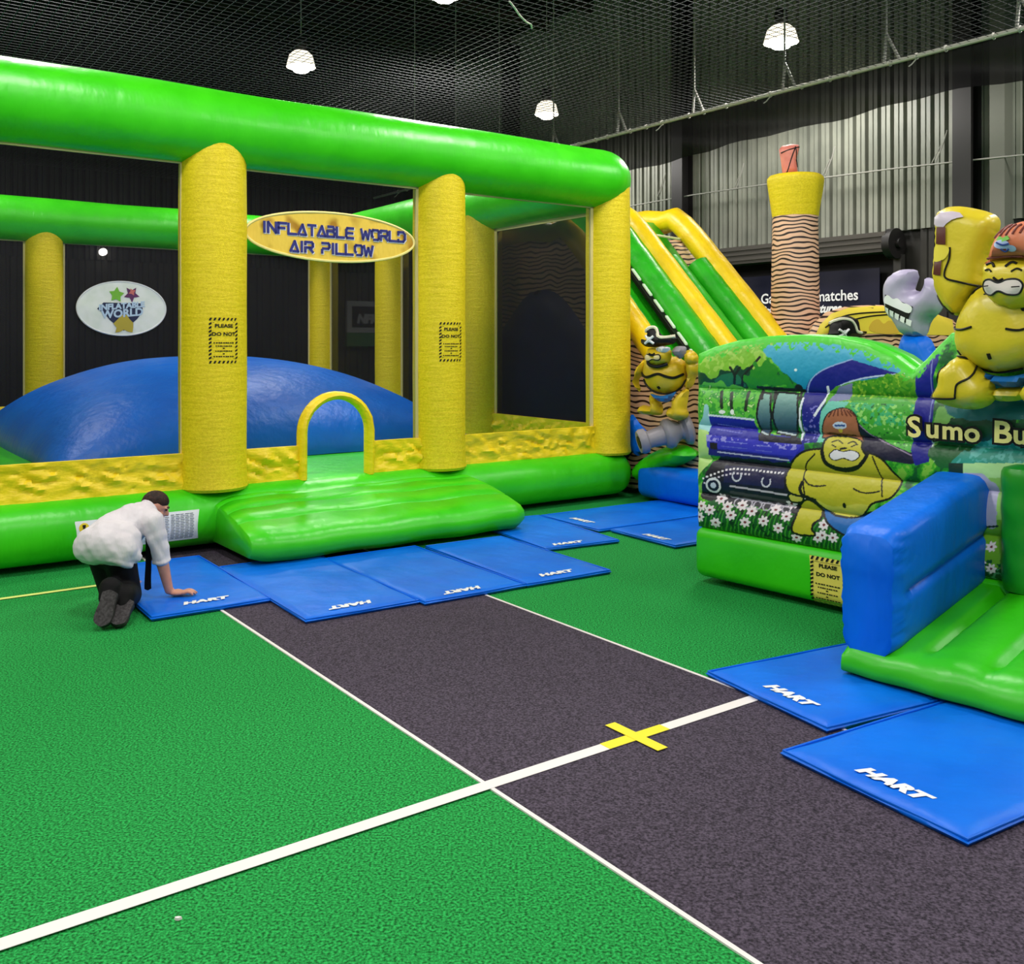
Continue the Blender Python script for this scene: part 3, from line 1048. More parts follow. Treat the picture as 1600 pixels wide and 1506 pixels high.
decal(mb, [(qi0 + 0.053, 0.288), (qi0 + 0.067, 0.288), (qi0 + 0.067, 0.298), (qi0 + 0.053, 0.298)], basefn, 0.02, 0.012)
ip2 = mb.build('small_print', M_BLACK, ip, False)

# oval signs
def oval(a, b, n=56):
    return [(a * math.cos(2 * PI * k / n), b * math.sin(2 * PI * k / n)) for k in range(n)]
def sign(fn, a, b, m, name, edge):
    mb = MB()
    pf = lambda x, y, h: fn(x, y, h + 0.006 * noise.noise(Vector((x * 5, y * 7 + x * 3, 1.7))))
    v2, tris = fill2d(oval(a, b), 0.05)
    n = len(v2)
    vs = [pf(p[0], p[1], 0.03) for p in v2] + [pf(p[0], p[1], 0.018) for p in v2]
    nb = 56
    fs = tris + [tuple(k + n for k in reversed(t)) for t in tris] + [(i, (i + 1) % nb, n + (i + 1) % nb, n + i) for i in range(nb)]
    mb.add(vs, fs)
    s_ = mb.build(name, m, root)
    mb = MB()
    ov = oval(a - 0.004, b - 0.004)
    mb.tube([fn(p[0], p[1], 0.026) for p in ov], 0.012, 6, closed=True)
    mb.build('sign_edge', edge, s_)
    return s_
SQ, SZ = -3.235, 2.575
fs_front = lambda x, y, h: mf(SQ + x, SZ + y, h + 0.03)
M_SIGNY = mat('sign_yellow', (232, 196, 74), 0.5, 0.3, (168, 122, 24), 7.0, 1.0, bump=0.5, bscale=7.0, bstretch=(1, 1, .4), bdist=0.04, ramp=(0.52, 0.72))  # brown mottling paints the shading of the crinkles into the yellow
sgn = sign(fs_front, 0.80, 0.213, M_SIGNY, 'title_sign', mat('sign_edge', (240, 222, 140)))
# futuristic stroke lettering
GL = {
 'I': [[(.5, 0), (.5, 1)]], 'N': [[(0, 0), (0, 1), (1, 0), (1, 1)]], 'F': [[(0, 0), (0, 1), (1, 1)], [(0, .52), (.8, .52)]],
 'L': [[(0, 1), (0, 0), (1, 0)]], 'A': [[(0, 0), (.55, 1), (1, 0), (.35, 0)]], 'T': [[(0, 1), (1, 1)], [(.5, .8), (.5, 0)]],
 'B': [[(0, .55), (.8, .55), (.95, .75), (.8, 1), (.1, 1)], [(.8, .5), (1, .3), (.9, 0), (0, 0), (0, .6)]],
 'E': [[(1, 1), (.15, 1), (0, .8), (0, .15), (.15, 0), (1, 0)], [(0, .5), (.9, .5)]], 'W': [[(0, 1), (.22, 0), (.5, .8), (.78, 0), (1, 1)]],
 'O': [[(.15, .25), (0, .4), (0, .85), (.15, 1), (.85, 1), (1, .85), (1, .15), (.85, 0), (.3, 0)]],
 'R': [[(0, .75), (0, 1), (.85, 1), (1, .85), (1, .6), (.85, .45), (.2, .45)], [(.5, .45), (1, 0)], [(0, .45), (0, 0)]],
 'D': [[(0, .7), (0, 1), (.75, 1), (1, .75), (1, .25), (.75, 0), (0, 0), (0, .2)]],
 'P': [[(0, 1), (.85, 1), (1, .85), (1, .6), (.85, .45), (.1, .45)], [(0, .3), (0, 0)]], ' ': []}
def stroke_text(s, h, wl, gap, fn, sw, cx=0.0, cy=0.0, lift=0.036, mi=0):
    mb = MB()
    widths = [(wl * (0.35 if ch == 'I' else (0.6 if ch == ' ' else (1.25 if ch == 'W' else 1.0)))) for ch in s]
    tot = sum(widths) + gap * (len(s) - 1)
    x = cx - tot / 2
    for ch, w in zip(s, widths):
        for ln in GL[ch]:
            P = [Vector((x + p[0] * w, cy - h / 2 + p[1] * h)) for p in ln]
            for a, b in zip(P[:-1], P[1:]):
                d = (b - a).normalized()
                nn = Vector((-d.y, d.x)) * sw / 2
                a2, b2 = a - d * sw * 0.35, b + d * sw * 0.35
                q4 = [a2 - nn, b2 - nn, b2 + nn, a2 + nn]
                mb.add([fn(p.x, p.y, lift) for p in q4] + [fn(p.x, p.y, lift - 0.006) for p in q4],
                       [(0, 1, 2, 3), (4, 7, 6, 5), (0, 4, 5, 1), (1, 5, 6, 2), (2, 6, 7, 3), (3, 7, 4, 0)])
        x += w + gap
    return mb
M_INK = mat('navy_ink', (28, 34, 120), 0.5)
M_INKHI = mat('pale_ink', (236, 236, 246), 0.5)
for (m, dx, lf, sw) in ((M_INKHI, 0.006, 0.036, 0.026), (M_INK, 0.0, 0.042, 0.021)):
    for (wd_, xx, yy) in (('INFLATABLE', -0.235, 0.045), ('WORLD', 0.475, 0.045), ('AIR', -0.305, -0.10), ('PILLOW', 0.125, -0.10)):
        stroke_text(wd_, 0.085, 0.068, 0.021, fs_front, sw, cx=xx + dx, cy=yy - dx, lift=lf).build('lettering', m, sgn, False)

LQ, LZ = -3.225, 2.17
fs_back = lambda x, y, h: mbk(LQ + x, LZ + y, h + 0.03)
lg = sign(fs_back, 0.63, 0.40, mat('sign_white_cloth', (250, 252, 244), 0.6, 0.3, (236, 242, 228), 6.0), 'round_logo_sign', M_WHITE)
def dec(polys, m, name, lift, parent):
    mb = MB()
    for p in polys:
        decal(mb, p, lambda x, y, h: fs_back(x, y, h), 0.08, lift)
    return mb.build(name, m, parent, False)
PXL = lambda x, y: ((x - 715) / 1120 * 1.26, -(y - 510) / 680 * 0.80)
dec([[PXL(*p) for p in ((400, 520), (480, 440), (960, 440), (975, 540), (900, 640), (730, 790), (560, 660), (490, 580))]], mat('logo_navy', (14, 28, 74)), 'emblem_shield', 0.034, lg)
def splat(cx, cy, r1, r2, n, ph=0.0):
    return [PXL(cx + (r1 if k % 2 else r2) * math.cos(PI * k / n + ph) * 1.0, cy + (r1 if k % 2 else r2) * math.sin(PI * k / n + ph)) for k in range(2 * n)]
dec([splat(640, 340, 100, 55, 5, .4)], mat('logo_green', (120, 190, 50)), 'emblem_green_shape', 0.037, lg)
dec([splat(830, 330, 105, 50, 5, .9)], mat('logo_purple', (96, 30, 90)), 'emblem_purple_shape', 0.037, lg)
dec([splat(835, 300, 50, 25, 4, .3)], mat('logo_red', (210, 110, 100)), 'emblem_red_shape', 0.040, lg)
dec([[PXL(*p) for p in ((600, 700), (660, 640), (700, 590), (770, 590), (800, 640), (850, 690), (850, 740), (840, 810), (780, 800), (730, 775), (690, 800), (625, 815), (640, 750))]], mat('logo_gold', (190, 170, 50)), 'emblem_gold_shape', 0.040, lg)
M_LT = mat('logo_text', (190, 214, 236))
mb = MB()
add_text(mb, 'INFLATABLE', 0.115, lambda x, y, h: fs_back(x, y + 0.10 * x, h), offset=0.006, x=-0.01, y=0.035, lift=0.042, sx=1.02)
mb.build('lettering', M_LT, lg, False)
mb = MB()
add_text(mb, 'WORLD', 0.155, lambda x, y, h: fs_back(x, y + 0.10 * x, h), offset=0.006, x=0.0, y=-0.075, lift=0.042, sx=1.02)
mb.build('lettering', M_LT, lg, False)
# ------------------------------------------------------------------ pirate slide on the right of the castle
M_WOODP = mat_wood('wood_print', (222, 178, 140), (40, 18, 12), 5.6, 7.0, 0.2, 0.75)
M_TRUNK = mat_wood('trunk_print', (226, 180, 150), (34, 14, 12), 6.0, 8.0, 0.25, 0.7)
M_YTUBE = mat('yellow_tube_vinyl', (240, 206, 14), 0.36, 0.5, (228, 190, 6), 4.0, bump=0.4, bscale=6.0, bdist=0.03)
M_SGRN = mat('slide_green_vinyl', (26, 158, 16), 0.34, 0.5, (40, 178, 24), 3.0, bump=0.35, bscale=6.0, bdist=0.03)
M_SKINY = mat('figure_yellow', (222, 188, 34), 0.38, 0.5, (212, 176, 26), 5.0, bump=0.25, bscale=10.0, bdist=0.02)
M_GUN = mat('cannon_grey', (140, 134, 142), 0.42, 0.5, bump=0.2, bscale=12.0)
M_LOIN = mat('loincloth_blue', (28, 104, 172), 0.4, 0.4)
M_PINK = mat('pink_vinyl', (226, 140, 124), 0.45, 0.4, (206, 112, 98), 5.0)

slide = empty('pirate_slide', H(1.4, 1.0, 0))
tag(slide, 'pirate inflatable slide with yellow rails, wood print walls and a tall trunk pillar', 'inflatable slide')
QA0, QM, QB = 0.46, 1.36, 2.32
LINE = lambda t: 2.04 + 1.02 * t
# wood print side wall (a thick padded slab following the slide line)
def slab(q0, q1, prof, m, name, bev=0.06):
    mb = MB()
    n = len(prof)
    mb.add([H(q0, t, z) for t, z in prof] + [H(q1, t, z) for t, z in prof],
           [tuple(range(n)), tuple(range(n, 2 * n))[::-1]] + [(i, (i + 1) % n, n + (i + 1) % n, n + i) for i in range(n)])
    o = mb.build(name, m, slide)
    return bevel_obj(o, bev, 3)
slab(QA0 - 0.08, QA0 + 0.12, [(-1.3, 0.05), (4.4, 0.05), (4.4, 3.0), (1.2, 3.02), (0.95, LINE(0.95) - 0.36), (-0.42, LINE(-0.42) - 0.30), (-0.6, 1.38), (-1.3, 1.36)], M_WOODP, 'side_wall')
slab(QB - 0.1, QB + 0.1, [(-1.0, 0.05), (4.4, 0.05), (4.4, 3.0), (1.2, 3.02), (0.95, LINE(0.95) - 0.12), (-1.0, LINE(-1.0) - 0.05)], M_WOODP, 'side_wall')
slab(QA0, QB, [(1.5, 0.05), (4.4, 0.05), (4.4, 2.3), (1.5, 2.3)], M_SGRN, 'top_deck')
# lanes
def lane(q0, q1, drop, m, name):
    prof = [(-1.5, LINE(-1.5) - drop), (1.55, LINE(1.55) - drop), (1.55, LINE(1.55) - drop - 0.25), (-1.5, 0.06)]
    return slab(q0, q1, prof, m, name, 0.03)
l1 = lane(QA0 + 0.13, QM - 0.1, 0.34, M_SGRN, 'slide_lane')
l2 = lane(QM + 0.1, QB - 0.1, 0.34, M_SGRN, 'slide_lane')
def rail_pts(q, t0, t1, dz=0.0, n=26, top=None):
    pts = []
    for i in range(n + 1):
        t = t0 + (t1 - t0) * i / n
        pts.append(H(q, t, LINE(t) + dz))
    return pts
def bumpy(r, n, k=1.0):
    return [r * (1 + 0.035 * abs(math.sin(i * k)) ) for i in range(n)]
def rail_top(q, ztop, t_end, dz, t_start=-1.35):
    """rail that follows the slide and bends over into the arched top"""
    pts = rail_pts(q, t_start, 0.95, dz, 24)
    tail = [(1.12, LINE(1.12) + dz - 0.02), (1.28, LINE(1.25) + dz - 0.04), (1.5, ztop - 0.03), (1.8, ztop + 0.02), (2.2, ztop + 0.02), (2.8, ztop - 0.02), (t_end, ztop - 0.08)]
    pts += [H(q, t, z) for t, z in tail]
    return pts
for q, r, zt, dz in ((QA0, 0.13, 3.02, -0.24), (QM, 0.145, 3.18, 0.02), (QB, 0.15, 3.3, 0.02)):
    p = rail_top(q, zt, 3.6, dz, -0.45 if q == QA0 else -1.35)
    mb = MB(); mb.tube(p, bumpy(r, len(p), 0.9), 18)
    mb.build('rail_tube', M_YTUBE, slide)
# long green bolsters beside the rails
for q, r, dz in ((QM - 0.22, 0.19, -0.17), (QM + 0.42, 0.15, -0.25), (QB - 0.17, 0.17, -0.16), (QA0 + 0.20, 0.10, -0.36)):
    p = rail_pts(q, -1.45, {QM - 0.22: 1.3, QM + 0.42: 0.85, QB - 0.17: 0.72}.get(q, 1.25), dz)
    mb = MB(); mb.tube(p, bumpy(r, len(p), 1.3), 16)
    mb.build('bolster', M_SGRN, slide)
# stitched black climbing strip with white dashes
qs0 = QA0 + 0.40
mb = MB()
mb.box(qs0, qs0 + 0.10, -1.4, 1.3, -0.22, -0.16, fn=lambda q, t, z: H(q, t, LINE(t) + z + 0.02))
st = mb.build('climbing_strip', M_BLACK, slide, False)
mb = MB()
t = -1.38
while t < 1.25:
    mb.box(qs0 + 0.035, qs0 + 0.075, t, t + 0.125, -0.15, -0.13, fn=lambda q, t_, z: H(q, t_, LINE(t_) + z + 0.02))
    t += 0.185
mb.build('white_stitching', mat('stitch_white', (215, 236, 210), 0.6), st, False)
# rear panels below the arched top
slab(QM + 0.1, QB - 0.1, [(1.75, 2.3), (1.83, 2.3), (1.83, 3.25), (1.75, 3.25)], mat('top_shade_net', (74, 62, 30), 0.7, col2=(46, 38, 20), nscale=6.0), 'top_panel', 0.01)
slab(QA0 + 0.1, QM - 0.1, [(1.75, 2.3), (1.83, 2.3), (1.83, 3.1), (1.75, 3.1)], MATS['top_shade_net'], 'top_panel', 0.01)
slab(QM + 0.14, QB - 0.14, [(1.45, 2.3), (1.6, 2.3), (1.6, 2.93), (1.45, 2.93)], mat('dark_green_vinyl', (8, 74, 22), 0.4), 'lane_head', 0.05)
mb = MB(); mb.tube([H(QM + 0.05, 1.0, LINE(1.0) - 0.03), H(QB - 0.05, 1.1, LINE(1.0) - 0.05)], 0.017, 8)
mb.build('cross_strap', mat('strap_white', (226, 236, 190), 0.5), slide)

# blue wave print bulging from the side wall
PSW = VPlane(*H(QA0 - 0.08, 0.0).xy, -UY, UX)
dome = [(0.2, 0.3), (0.2, 0.95), (0.55, 1.45), (0.95, 1.95), (1.4, 2.28), (1.9, 2.28), (2.3, 2.0), (2.6, 1.6), (2.7, 0.3)]
mb = MB(); puff(mb, catmull(dome, True, 3), 0.09, 0.25, PSW.fn, 0.16, back=0.1)
mb.build('wave_panel', mat('wave_blue', (20, 42, 120), 0.4, col2=(10, 26, 92), nscale=3.0), slide)

# blue base with a green roll on top
mb = MB()
mb.box(0.10, 2.3, -1.8, -0.30, 0.04, 0.38, fn=HF)
sb = mb.build('base_tube', M_BLUE, slide)
bevel_obj(sb, 0.10, 5)
PG = VPlane(*H(0.30, 0.0).xy, -UY, UX)
gp = [(997, 733), (1010, 716), (1035, 701), (1062, 695), (1080, 698), (1090, 712), (1072, 724), (1045, 733), (1020, 747), (1003, 750)]
mb = MB(); puff(mb, catmull(PG.poly(gp), True, 4), 0.16, 0.13, PG.fn, 0.04, back=0.9, lift=0.02)
mb.build('green_roll', M_GRN, slide)
bp = [(986, 700), (986, 648), (1000, 662), (1018, 684), (1010, 700), (998, 712)]
mb = MB(); puff(mb, catmull(PG.poly(bp), True, 3), 0.06, 0.08, PG.fn, 0.04, back=0.5)
mb.build('blue_wedge', M_BLUE, slide)

# trunk pillar with its flared top
def lathe_at(p, prof, n=36, wob=0.0):
    m = MB()
    vs = []
    for i, (rr, zz) in enumerate(prof):
        for k in range(n):
            a = 2 * PI * k / n
            r2 = rr * (1 + wob * math.sin(a * 9 + zz * 3))
            vs.append((p.x + r2 * math.cos(a), p.y + r2 * math.sin(a), zz))
    fs = [(i * n + k, i * n + (k + 1) % n, (i + 1) * n + (k + 1) % n, (i + 1) * n + k) for i in range(len(prof) - 1) for k in range(n)]
    fs += [tuple(range(n))[::-1], tuple((len(prof) - 1) * n + k for k in range(n))]
    return m.add(vs, fs)
TP = H(2.62, -0.41)
k_ = FOC / TP.y
zpx = lambda y: CAM_H + (HOR - y) / k_
rt = 0.5 * 69 / k_
prof = [(rt * 1.22, 0.05), (rt * 1.18, 0.6), (rt * 1.12, zpx(560)), (rt * 1.08, zpx(500))]
zz = zpx(500)
while zz < zpx(345):
    zz += 0.06
    f = (zz - zpx(500)) / (zpx(340) - zpx(500))
    prof.append((rt * (1.08 - 0.08 * f) * (1 + 0.008 * math.sin(zz * 50)), zz))
prof.append((rt, zpx(338)))
pil = lathe_at(TP, prof).build('trunk_pillar', M_TRUNK, slide)
r2 = 0.5 * 86 / k_
prof = [(rt * 0.9, zpx(341)), (rt * 1.01, zpx(339)), (rt * 1.07, zpx(325)), (r2 * 0.94, zpx(303)), (r2 * 0.99, zpx(288)), (r2, zpx(283)), (r2 * 0.985, zpx(279)), (r2 * 0.9, zpx(275)), (r2 * .3, zpx(273))]
lathe_at(TP, prof, 48, 0.012).build('flared_top', M_YEL, slide)
PT = VPlane(TP.x, TP.y, 1, 0)
hd = [(1223, 274), (1219, 245), (1217, 234), (1222, 228), (1236, 225), (1248, 226), (1249, 232), (1244, 250), (1247, 274)]
mb = MB(); puff(mb, PT.poly(hd), 0.09, 0.09, PT.fn, 0.03, back=0.9)
pk = mb.build('pink_tip', M_PINK, slide)
mb = MB()
hfp = puff_h(PT.poly(hd), 0.09, 0.09)
for ln in (((1227, 272), (1233, 250), (1240, 231)), ((1240, 231), (1243, 250), (1245, 262)), ((1219, 240), (1230, 236), (1247, 231))):
    stroke(mb, PT.poly(ln), 0.014, PT.fn, hfp, smooth=3)
mb.build('printed_line', M_BLACK, pk)

# front wall of the course with a yellow arch and pirate hat
PF = VPlane(*H(0.0, -0.95).xy, UX, UY)
wp = PF.poly([(1262, 560), (1262, 527), (1272, 505), (1290, 488), (1320, 479), (1360, 476), (1410, 478), (1450, 486), (1490, 500), (1490, 640), (1262, 640)])
mb = MB(); puff(mb, wp, 0.10, 0.12, PF.fn, 0.06, back=0.8)
fwall = mb.build('front_wall', M_WOODP, slide)
wh = puff_h(wp, 0.10, 0.12)
yp = PF.poly([(1264, 530), (1274, 507), (1292, 490), (1320, 481), (1360, 478), (1410, 480), (1446, 487), (1480, 500), (1480, 524), (1330, 521), (1300, 523)])
mb = MB(); decal(mb, yp, PF.fn, 0.05, 0.006, wh)
mb.build('yellow_arch', mat('arch_yellow', (236, 212, 70), 0.4, 0.4), fwall)
mb = MB()
for ln in (((1278, 512), (1300, 497), (1330, 490), (1386, 487)), ((1320, 500), (1350, 494), (1400, 490)), ((1340, 526), (1370, 524), (1420, 527))):
    stroke(mb, PF.poly(ln), 0.018, PF.fn, wh, 0.006)
mb.build('printed_line', M_BLACK, fwall)
mb = MB(); decal(mb, PF.poly(catmull([(1346, 516), (1350, 503), (1360, 499), (1368, 506), (1376, 501), (1386, 504), (1394, 512), (1392, 520), (1370, 522)], True, 3)), PF.fn, 0.05, 0.009, wh)
mb.build('printed_bush', mat('bush_print', (214, 176, 60)), fwall)
def pirate_hat(P, pts_crown, pts_brim, pts_trim, skull, parent, depth, R, lift, s):
    poly = catmull(P.poly(pts_crown), True, 4)
    m = MB(); puff(m, poly, depth, R, P.fn, s, back=0.5, lift=lift)
    hat = m.build('pirate_hat', M_BLACK, parent)
    hf = puff_h(poly, depth, R)
    m = MB(); stroke(m, P.poly(pts_trim), 0.035, P.fn, hf, lift, smooth=4)
    m.build('hat_trim', mat('trim_cream', (232, 226, 200)), hat)
    cx_, cy_, u = skull
    m = MB()
    cpt = lambda dx, dy: P.at(cx_ + dx * u, cy_ + dy * u)
    decal(m, [cpt(4 * math.cos(a), -1.5 + 3.6 * math.sin(a)) for a in [k * PI / 8 for k in range(16)]], P.fn, s, lift + 0.012, hf)
    decal(m, [cpt(-2, 1.5), cpt(2, 1.5), cpt(2, 4), cpt(-2, 4)], P.fn, s, lift + 0.012, hf)
    for (x0, y0, x1, y1) in ((-7, -6, 7, 6), (-7, 6, 7, -6)):
        stroke(m, [cpt(x0, y0), cpt(x1, y1)], 0.028, P.fn, hf, lift + 0.004, smooth=4)
    m.build('skull_emblem', M_WHITE, hat)
    return hat
hatp = [(1268, 526), (1280, 522), (1284, 505), (1292, 497), (1312, 494), (1321, 500), (1324, 516), (1340, 518), (1336, 523), (1318, 528), (1290, 529)]
pirate_hat(PF, hatp, None, [(1282, 505), (1291, 499), (1303, 500), (1310, 508), (1314, 518), (1322, 520)], (1293, 521, 1.0), slide, 0.10, 0.08, 0.12, 0.04)

# the pirate wrestler figure on the side wall
P1 = VPlane(*H(0.10, -0.75).xy, 0.85, -0.50).shift(0.05)
zz6 = lambda pts: [(980 + x / 6.023, 490 + y / 6.023) for x, y in pts]
fig = zz6([(150, 440), (175, 415), (235, 400), (440, 405), (500, 430), (545, 470), (555, 540), (550, 620), (515, 690), (440, 745), (345, 760), (255, 740), (190, 690), (145, 610), (140, 540)])
bodyP = catmull(P1.poly(fig), True, 3)
mb = MB(); puff(mb, bodyP, 0.20, 0.22, P1.fn, 0.035, back=0.6)
pf = mb.build('pirate_figure', M_SKINY, slide)
hB = puff_h(bodyP, 0.20, 0.22)
def fpart(name, pts, depth, R, lift, m, parent=pf, back=0.6, sm=3, P=P1, sp=0.03):
    poly = catmull(P.poly(pts), True, sm) if sm > 1 else P.poly(pts)
    b = MB(); puff(b, poly, depth, R, P.fn, sp, back=back, lift=lift)
    return b.build(name, m, parent), puff_h(poly, depth, R)
fpart('arm', zz6([(155, 430), (110, 460), (75, 520), (50, 580), (35, 640), (55, 690), (95, 735), (110, 710), (95, 660), (100, 610), (140, 570), (165, 500)]), 0.12, 0.08, 0.0, M_SKINY)
fpart('arm', zz6([(540, 440), (590, 420), (640, 425), (680, 470), (690, 540), (640, 600), (620, 660), (580, 705), (530, 690), (560, 620), (550, 520)]), 0.14, 0.09, 0.02, M_SKINY)
fpart('arm', zz6([(570, 350), (630, 345), (680, 390), (690, 450), (640, 480), (570, 470), (560, 400)]), 0.12, 0.08, 0.10, M_SKINY)
fpart('leg', zz6([(220, 745), (270, 770), (320, 840), (335, 900), (320, 950), (240, 955), (130, 945), (100, 920), (110, 880), (160, 860), (220, 870), (215, 800)]), 0.14, 0.09, 0.04, M_SKINY)
fpart('leg', zz6([(480, 760), (540, 710), (585, 700), (580, 790), (565, 890), (585, 940), (560, 985), (480, 1005), (400, 975), (380, 930), (400, 885), (430, 880), (430, 820)]), 0.14, 0.09, 0.06, M_SKINY)
fpart('loincloth', zz6([(250, 750), (340, 770), (440, 750), (490, 730), (470, 770), (430, 820), (370, 830), (310, 810)]), 0.08, 0.05, 0.14, M_LOIN)
hd_, hH = fpart('head', zz6([(235, 330), (330, 315), (440, 330), (455, 400), (430, 460), (340, 490), (265, 470), (225, 410)]), 0.14, 0.10, 0.16, M_SKINY)
fpart('teeth', zz6([(255, 395), (275, 380), (310, 395), (340, 385), (380, 385), (395, 410), (370, 430), (320, 425), (280, 440), (255, 425)]), 0.02, 0.02, 0.295, mat('teeth_cream', (226, 206, 150)))
fpart('grey_sack', zz6([(470, 340), (500, 310), (560, 305), (600, 320), (590, 380), (545, 425), (500, 400), (470, 370)]), 0.09, 0.07, 0.18, M_GUN)
fpart('eye_bandage', zz6([(350, 325), (410, 305), (480, 320), (470, 345), (430, 365), (370, 360)]), 0.05, 0.04, 0.27, M_WHITE)
b = MB()
L6 = lambda pts: P1.poly(zz6(pts))
for ln, w, hf, lf in (([(150, 560), (200, 590), (250, 590), (310, 570), (350, 565), (420, 590), (480, 600), (540, 570)], 0.028, hB, 0.005),
                      ([(225, 420), (260, 475), (340, 495), (430, 470)], 0.034, hB, 0.05),
                      ([(150, 620), (200, 690), (260, 735), (345, 755), (440, 740), (510, 690), (550, 620)], 0.02, hB, 0.01)):
    stroke(b, L6(ln), w, P1.fn, hf, lf)
stroke(b, L6([(325, 680), (335, 700)]), 0.03, P1.fn, hB, 0.0)
stroke(b, L6([(290, 375), (320, 385), (345, 372)]), 0.02, P1.fn, hH, 0.16)
stroke(b, L6([(250, 395), (280, 380), (320, 395), (380, 382), (398, 410), (375, 435), (320, 428), (280, 445), (255, 430), (250, 395)]), 0.012, P1.fn, hH, 0.165)
b.build('printed_line', M_BLACK, pf)
pirate_hat(P1, zz6([(195, 240), (245, 245), (250, 160), (290, 125), (350, 135), (375, 190), (440, 215), (530, 205), (530, 235), (500, 280), (430, 300), (330, 315), (240, 310), (195, 275)]), None,
           zz6([(255, 170), (290, 135), (345, 140), (375, 215), (440, 225), (525, 212)]), (1030, 531, 0.95), pf, 0.10, 0.07, 0.22, 0.03)

# toy cannon resting on the green roll
def axis_lathe(p0, p1, prof, n=24):
    d = (p1 - p0); L = d.length; d.normalize()
    up = Vector((0, 0, 1)); e1 = d.cross(up).normalized(); e2 = e1.cross(d)
    m = MB()
    vs = [p0 + d * (f * L) + (e1 * math.cos(2 * PI * k / n) + e2 * math.sin(2 * PI * k / n)) * r for f, r in prof for k in range(n)]
    fs = [(i * n + k, i * n + (k + 1) % n, (i + 1) * n + (k + 1) % n, (i + 1) * n + k) for i in range(len(prof) - 1) for k in range(n)]
    fs += [tuple(range(n))[::-1], tuple((len(prof) - 1) * n + k for k in range(n))]
    return m.add(vs, fs)
PC = VPlane(*H(0.02, 0.0).xy, -UY, UX)
PC = VPlane(*H(-0.16, 0.0).xy, -UY, UX)
a, z = PC.at(999, 691); c0 = PC.fn(a, z)
PC = VPlane(*H(0.30, 0.0).xy, -UY, UX)
a, z = PC.at(1080, 667); c1 = PC.fn(a, z)
prof = [(0.06, 0.06), (-0.0, 0.065), (-0.01, 0.11), (0.04, 0.128), (0.13, 0.125), (0.16, 0.095), (0.2, 0.088), (0.46, 0.105), (0.48, 0.135), (0.54, 0.155), (0.62, 0.15), (0.7, 0.11), (0.78, 0.09), (0.82, 0.10), (0.86, 0.16), (0.93, 0.175), (0.99, 0.14), (1.0, 0.02)]
cn = axis_lathe(c0, c1, prof).build('cannon', M_GUN, slide)
axis_lathe(c0 + (c0 - c1).normalized() * 0.008, c0 + (c1 - c0) * 0.1, [(0.0, 0.064), (1.0, 0.064)]).build('cannon_mouth', M_BLACK, cn)
# ------------------------------------------------------------------ printed builder bouncer on the right
W1 = (0.655, -0.756); W2 = (0.756, 0.655)
SX, SY = 1.31, 6.67
PB_ = VPlane(SX, SY, *W1)          # the printed face, n towards the camera
def B(a, b, z):                    # a along the face, b into the bouncer
    return PB_.fn(a, z, -b)
bnc = empty('builder_bouncer', B(1.6, 1.1, 0))
tag(bnc, 'printed builder theme bouncy castle with a blue barrier and green step on the right', 'bouncy castle')
AEND = 3.5
mb = MB(); mb.box(-0.02, AEND, -0.065, 2.3, 0.045, 0.39, fn=lambda a, b, z: B(a, b, z))
o = mb.build('base_tube', mat('builder_green_vinyl', (44, 186, 6), 0.36, 0.5, (52, 196, 10), 3.0, bump=0.25, bscale=8.0, bdist=0.02), bnc); bevel_obj(o, 0.07, 5)
M_BGRN = MATS['builder_green_vinyl']
# printed face
TOPPX = [(1095, 553), (1120, 542), (1160, 531), (1205, 525), (1262, 523), (1310, 526), (1360, 537), (1400, 555), (1432, 578), (1452, 560), (1470, 540), (1490, 520), (1540, 512), (1640, 512)]
top = [PB_.at(*p) for p in TOPPX]
ta_ = np.array([p[0] for p in top] + [AEND]); tz_ = np.array([p[1] for p in top] + [top[-1][1]])
topz = lambda a: np.interp(a, ta_, tz_)
SEAMS = [0.385, 0.62, 0.86, 1.09, 1.345]
print_rng = np.random.RandomState(3)
def vnoise(X, Y, s, seed):
    """smooth value noise on numpy arrays"""
    rs = np.random.RandomState(seed)
    G = rs.rand(64, 64)
    x, y = X / s, Y / s
    xi, yi = np.floor(x).astype(int), np.floor(y).astype(int)
    fx, fy = x - xi, y - yi
    fx, fy = fx * fx * (3 - 2 * fx), fy * fy * (3 - 2 * fy)
    g = lambda i, j: G[i % 64, j % 64]
    return (g(xi, yi) * (1 - fx) + g(xi + 1, yi) * fx) * (1 - fy) + (g(xi, yi + 1) * (1 - fx) + g(xi + 1, yi + 1) * fx) * fy
